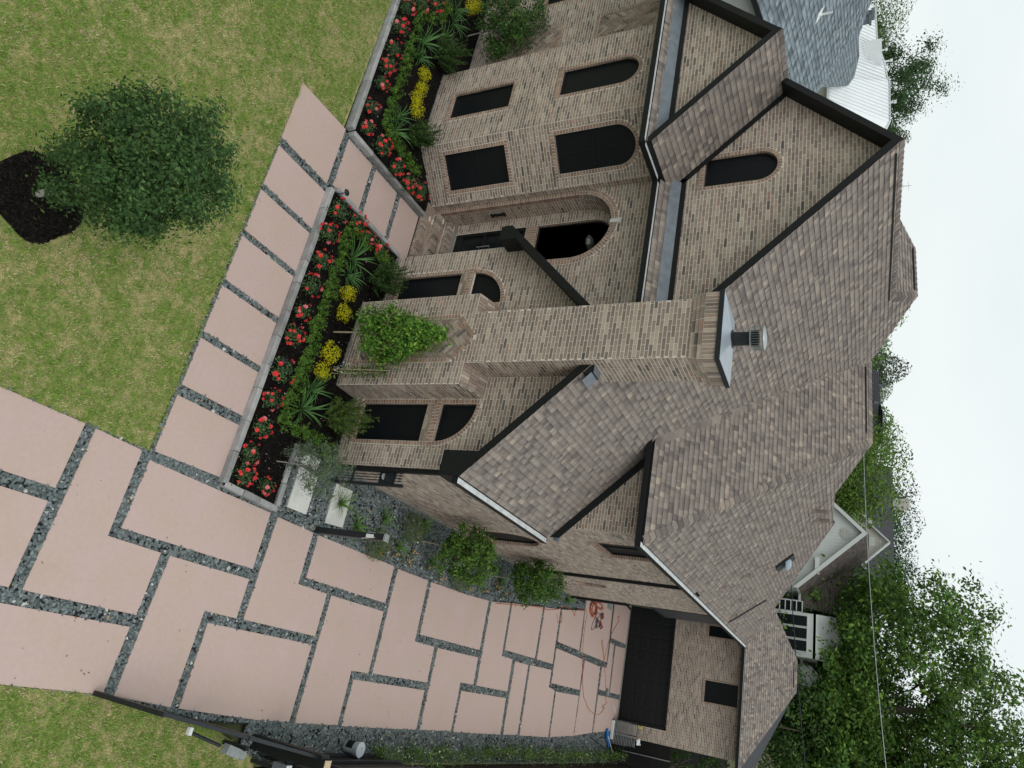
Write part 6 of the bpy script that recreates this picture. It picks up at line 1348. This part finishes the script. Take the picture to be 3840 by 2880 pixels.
# trees
def big_tree(name, label, x, y, h, R, base, tip, n=2600, leaf=.34, low=.35, seed=1, group=None, clump=70, amp=.5, shape='round', tipf=.25): return tree(name, label, 'tree', (x, y, -.1), h, h * low, R, n, leaf, base, tip, tipf, seed, shape=shape, tr=max(.15, R * .06), group=group, lumps=10, amp=amp, clump=clump, limbs=7)
GA, GB, GC, GD = (.085, .17, .033), (.05, .105, .035), (.13, .23, .04), (.065, .10, .05)
ta, tb, tc_, td = (.10, .18, .035), (.06, .11, .04), (.14, .22, .045), (.07, .10, .05)
grp = 'trees beyond the houses'
for i, (x, y, h, R, base, tip, w) in enumerate([
    (-88, 72, 14.9, 4.2, GA, ta, 'bright green tree behind the white metal roof at the photo edge'), (-90, 78, 13.6, 3.4, GB, tb, 'low dark tree at left beside the tall pine'), (-65, 63, 17.8, 4.9, GB, tb, 'tall dark pine rising behind the white metal roof'), (-70, 75, 15.6, 2.3, GD, td, 'thin pale crown right of the tall pine above the main gable'),
    (-36.4, 60, 13.2, 2.4, GC, tc_, 'bright green crown above the hip of the big roof'), (-39, 70, 13.2, 2.8, GA, ta, 'green crown right of the roof hip over the slope'), (-43.4, 85, 14.6, 2.4, GD, td, 'rounded dark crown sticking out over the far slate roof'), (-75, 160, 15.9, 4.5, (.16, .22, .13), (.2, .26, .16), 'pale hazy crown in the gap of the treeline'),  # hazy crown: the distance haze is put into its pale leaf colours
    (-33.4, 76, 13.3, 2.0, GB, tb, 'low dark crown above the slate roof ridge'), (-29, 70, 13.3, 2.3, GC, tc_, 'yellow-green crown right of the slate roof'), (-24, 62, 13.4, 2.4, GA, ta, 'green crown standing highest beside the slate roof end'), (-19.6, 54, 12.9, 2.6, GC, tc_, 'broad bright green tree left of the stucco gables'), (-17.8, 57, 12.6, 2.2, GC, tc_, 'bright green tree touching the stucco house roof'), (-26.5, 82, 14.6, 2.0, GD, td, 'thin grey-green crown behind the broad bright tree'), (-27, 92, 15.3, 2.6, GB, tb, 'dark green crown beside the stucco chimney'), (-28.5, 108, 17.1, 4.4, (.030, .075, .040), (.05, .10, .05), 'large blue-green tree behind the wide dark roof'), (-24.5, 112, 16.6, 3.4, (.030, .075, .040), (.05, .10, .05), 'blue-green tree next to the oak crown')]):
    R *= 1.0 if i < 4 else 1.3; h -= 0 if i < 4 else .9
    big_tree('pine_tree' if 'pine' in w and 'right of' not in w else 'background_tree', w, x, y, h, R, base, tip, n=17000 if R > 2.6 else 11000, leaf=.17 + .0020 * y, low=.42 if 'pine' in w else .15, seed=900 + i, group=grp, clump=0 if 'tall dark pine' not in w else 60, amp=.6)
# the big oak: several heavy limbs, clumped crown with holes
t = thing('oak_tree', 'huge spreading green oak filling the corner behind the garage', 'tree', (-2.0, 54, 0)); r = np.random.default_rng(950); b = MB(); tips = []
b.tube([(0, 0, -.1), (.1, 0, 3), (.3, -.3, 5.5), (.2, -.2, 7)], [.75, .62, .55, .5], 10)
for k, (dx, dy, dz, s) in enumerate([(-7, -1, 6, .30), (-9.5, 0, 3.5, .26), (-4, -2, 10.5, .30), (-1, 1, 12.5, .32), (3, -1, 10, .30), (6, 1, 7.5, .30), (7, -2, 4, .22), (-6, 3, 8.5, .24), (2, 3, 11, .22), (-2.5, -3.5, 3.0, .20), (4, -3, 2.0, .2), (-9, -2, .8, .16)]):
    p0 = np.array((.2, -.2, 6.0)); e = np.array((dx, dy, 6 + dz)); m1 = p0 + (e - p0) * .35 + (0, 0, .8) + r.normal(0, .5, 3); m2_ = p0 + (e - p0) * .7 + (0, 0, .5) + r.normal(0, .6, 3); b.tube([p0, m1, m2_, e], [s, s * .75, s * .45, s * .12], 7); tips += [(m2_, 1.0), (e, 1.0), (m1, .5)]
    for j in range(5): f = r.uniform(.35, .95); q = p0 + (e - p0) * f; w_ = q + r.normal(0, 1.9, 3); b.tube([q, (q + w_) / 2 + (0, 0, .3), w_], [s * .3, s * .2, s * .05], 5); tips.append((w_, .9))
b.build('trunk', M['bark'], t); K = []
for c, s in tips:
    for j in range(8 if s > .8 else 3): K.append(c + r.normal(0, 1.15, 3) * (1, 1, .8))
K = np.array(K)
ex, d_ex = shell_points(230, r, (9.6, 6.5, 6.6), 0, power=.22, lumps=14, lump_amp=.35); K = np.concatenate([K, ex + (-1.2, 0, 12.2)])
K = K[(K[:, 2] > 5.6)]
n = 105000; k = r.integers(0, len(K), n); g = r.normal(0, 1, (n, 3)); P = K[k] + g * .60 * r.uniform(.4, 1.25, (n, 1)) * (1, 1, .75); d = g * .6 + (0, -.2, .9); sh = r.uniform(.7, 1.3, len(K))[k][:, None]
link('crown', foliage_mesh('crown', [leaves_np(P, d, .27, .55, cols((.070, .145, .027), n, r, .25, (.17, .28, .045), .22) * sh, r)]), M['leaf'], t)
big_tree('background_tree', 'dark low tree right behind the garage roof hip under the oak', -.8, 47.5, 9.2, 3.4, (.035, .075, .018), (.07, .13, .03), n=9000, leaf=.22, low=.2, seed=960, group=grp, clump=130)
big_tree('background_tree', 'small dark shrub-like tree beside the right garage corner', 2.6, 41.5, 4.2, 1.3, (.045, .09, .02), (.08, .15, .03), n=2500, leaf=.14, low=.1, seed=961, group=grp, clump=50)
# far off woods along the horizon
r = np.random.default_rng(970); n = 9000; ang = r.uniform(math.radians(-72), math.radians(14), n); D = r.uniform(150, 230, n); nb = vnoise(ang * 40, D * 0, 1.0, 3); z = r.uniform(0, 1, n) ** .7 * (8 + 4.5 * nb)
P = np.stack([np.sin(ang) * D, np.cos(ang) * D, z], -1); d = np.stack([-np.sin(ang), -np.cos(ang), np.full(n, .6)], -1)
o = link('distant_woods', foliage_mesh('distant_woods', [leaves_np(P, d, 2.6, .7, cols((.07, .115, .045), n, r, .3), r)]), M['leaf']); o['kind'] = 'stuff'
# overhead cables
for nm, a, e in (('lower', (-17.8, 44, 6.1), (10, 44, 9.0)), ('upper', (-19.8, 44, 10.4), (9.5, 44, 12.4))):
    a, e = np.array(a), np.array(e); b = MB(); b.tube([a + (e - a) * s + np.array((0, 0, -.5 * 4 * s * (1 - s) + .25)) for s in np.linspace(0, 1, 24)], .018 if nm == 'upper' else .026, 5)
    if nm == 'lower': o = b.build('power_cable', M['black_metal'], None); tag(o, 'black overhead cable crossing low in front of the white house windows', 'cable', 'overhead cables')
    else: o = b.build('power_cable', M['steel'], None); tag(o, 'thin pale overhead cable crossing in front of the oak crown', 'cable', 'overhead cables')
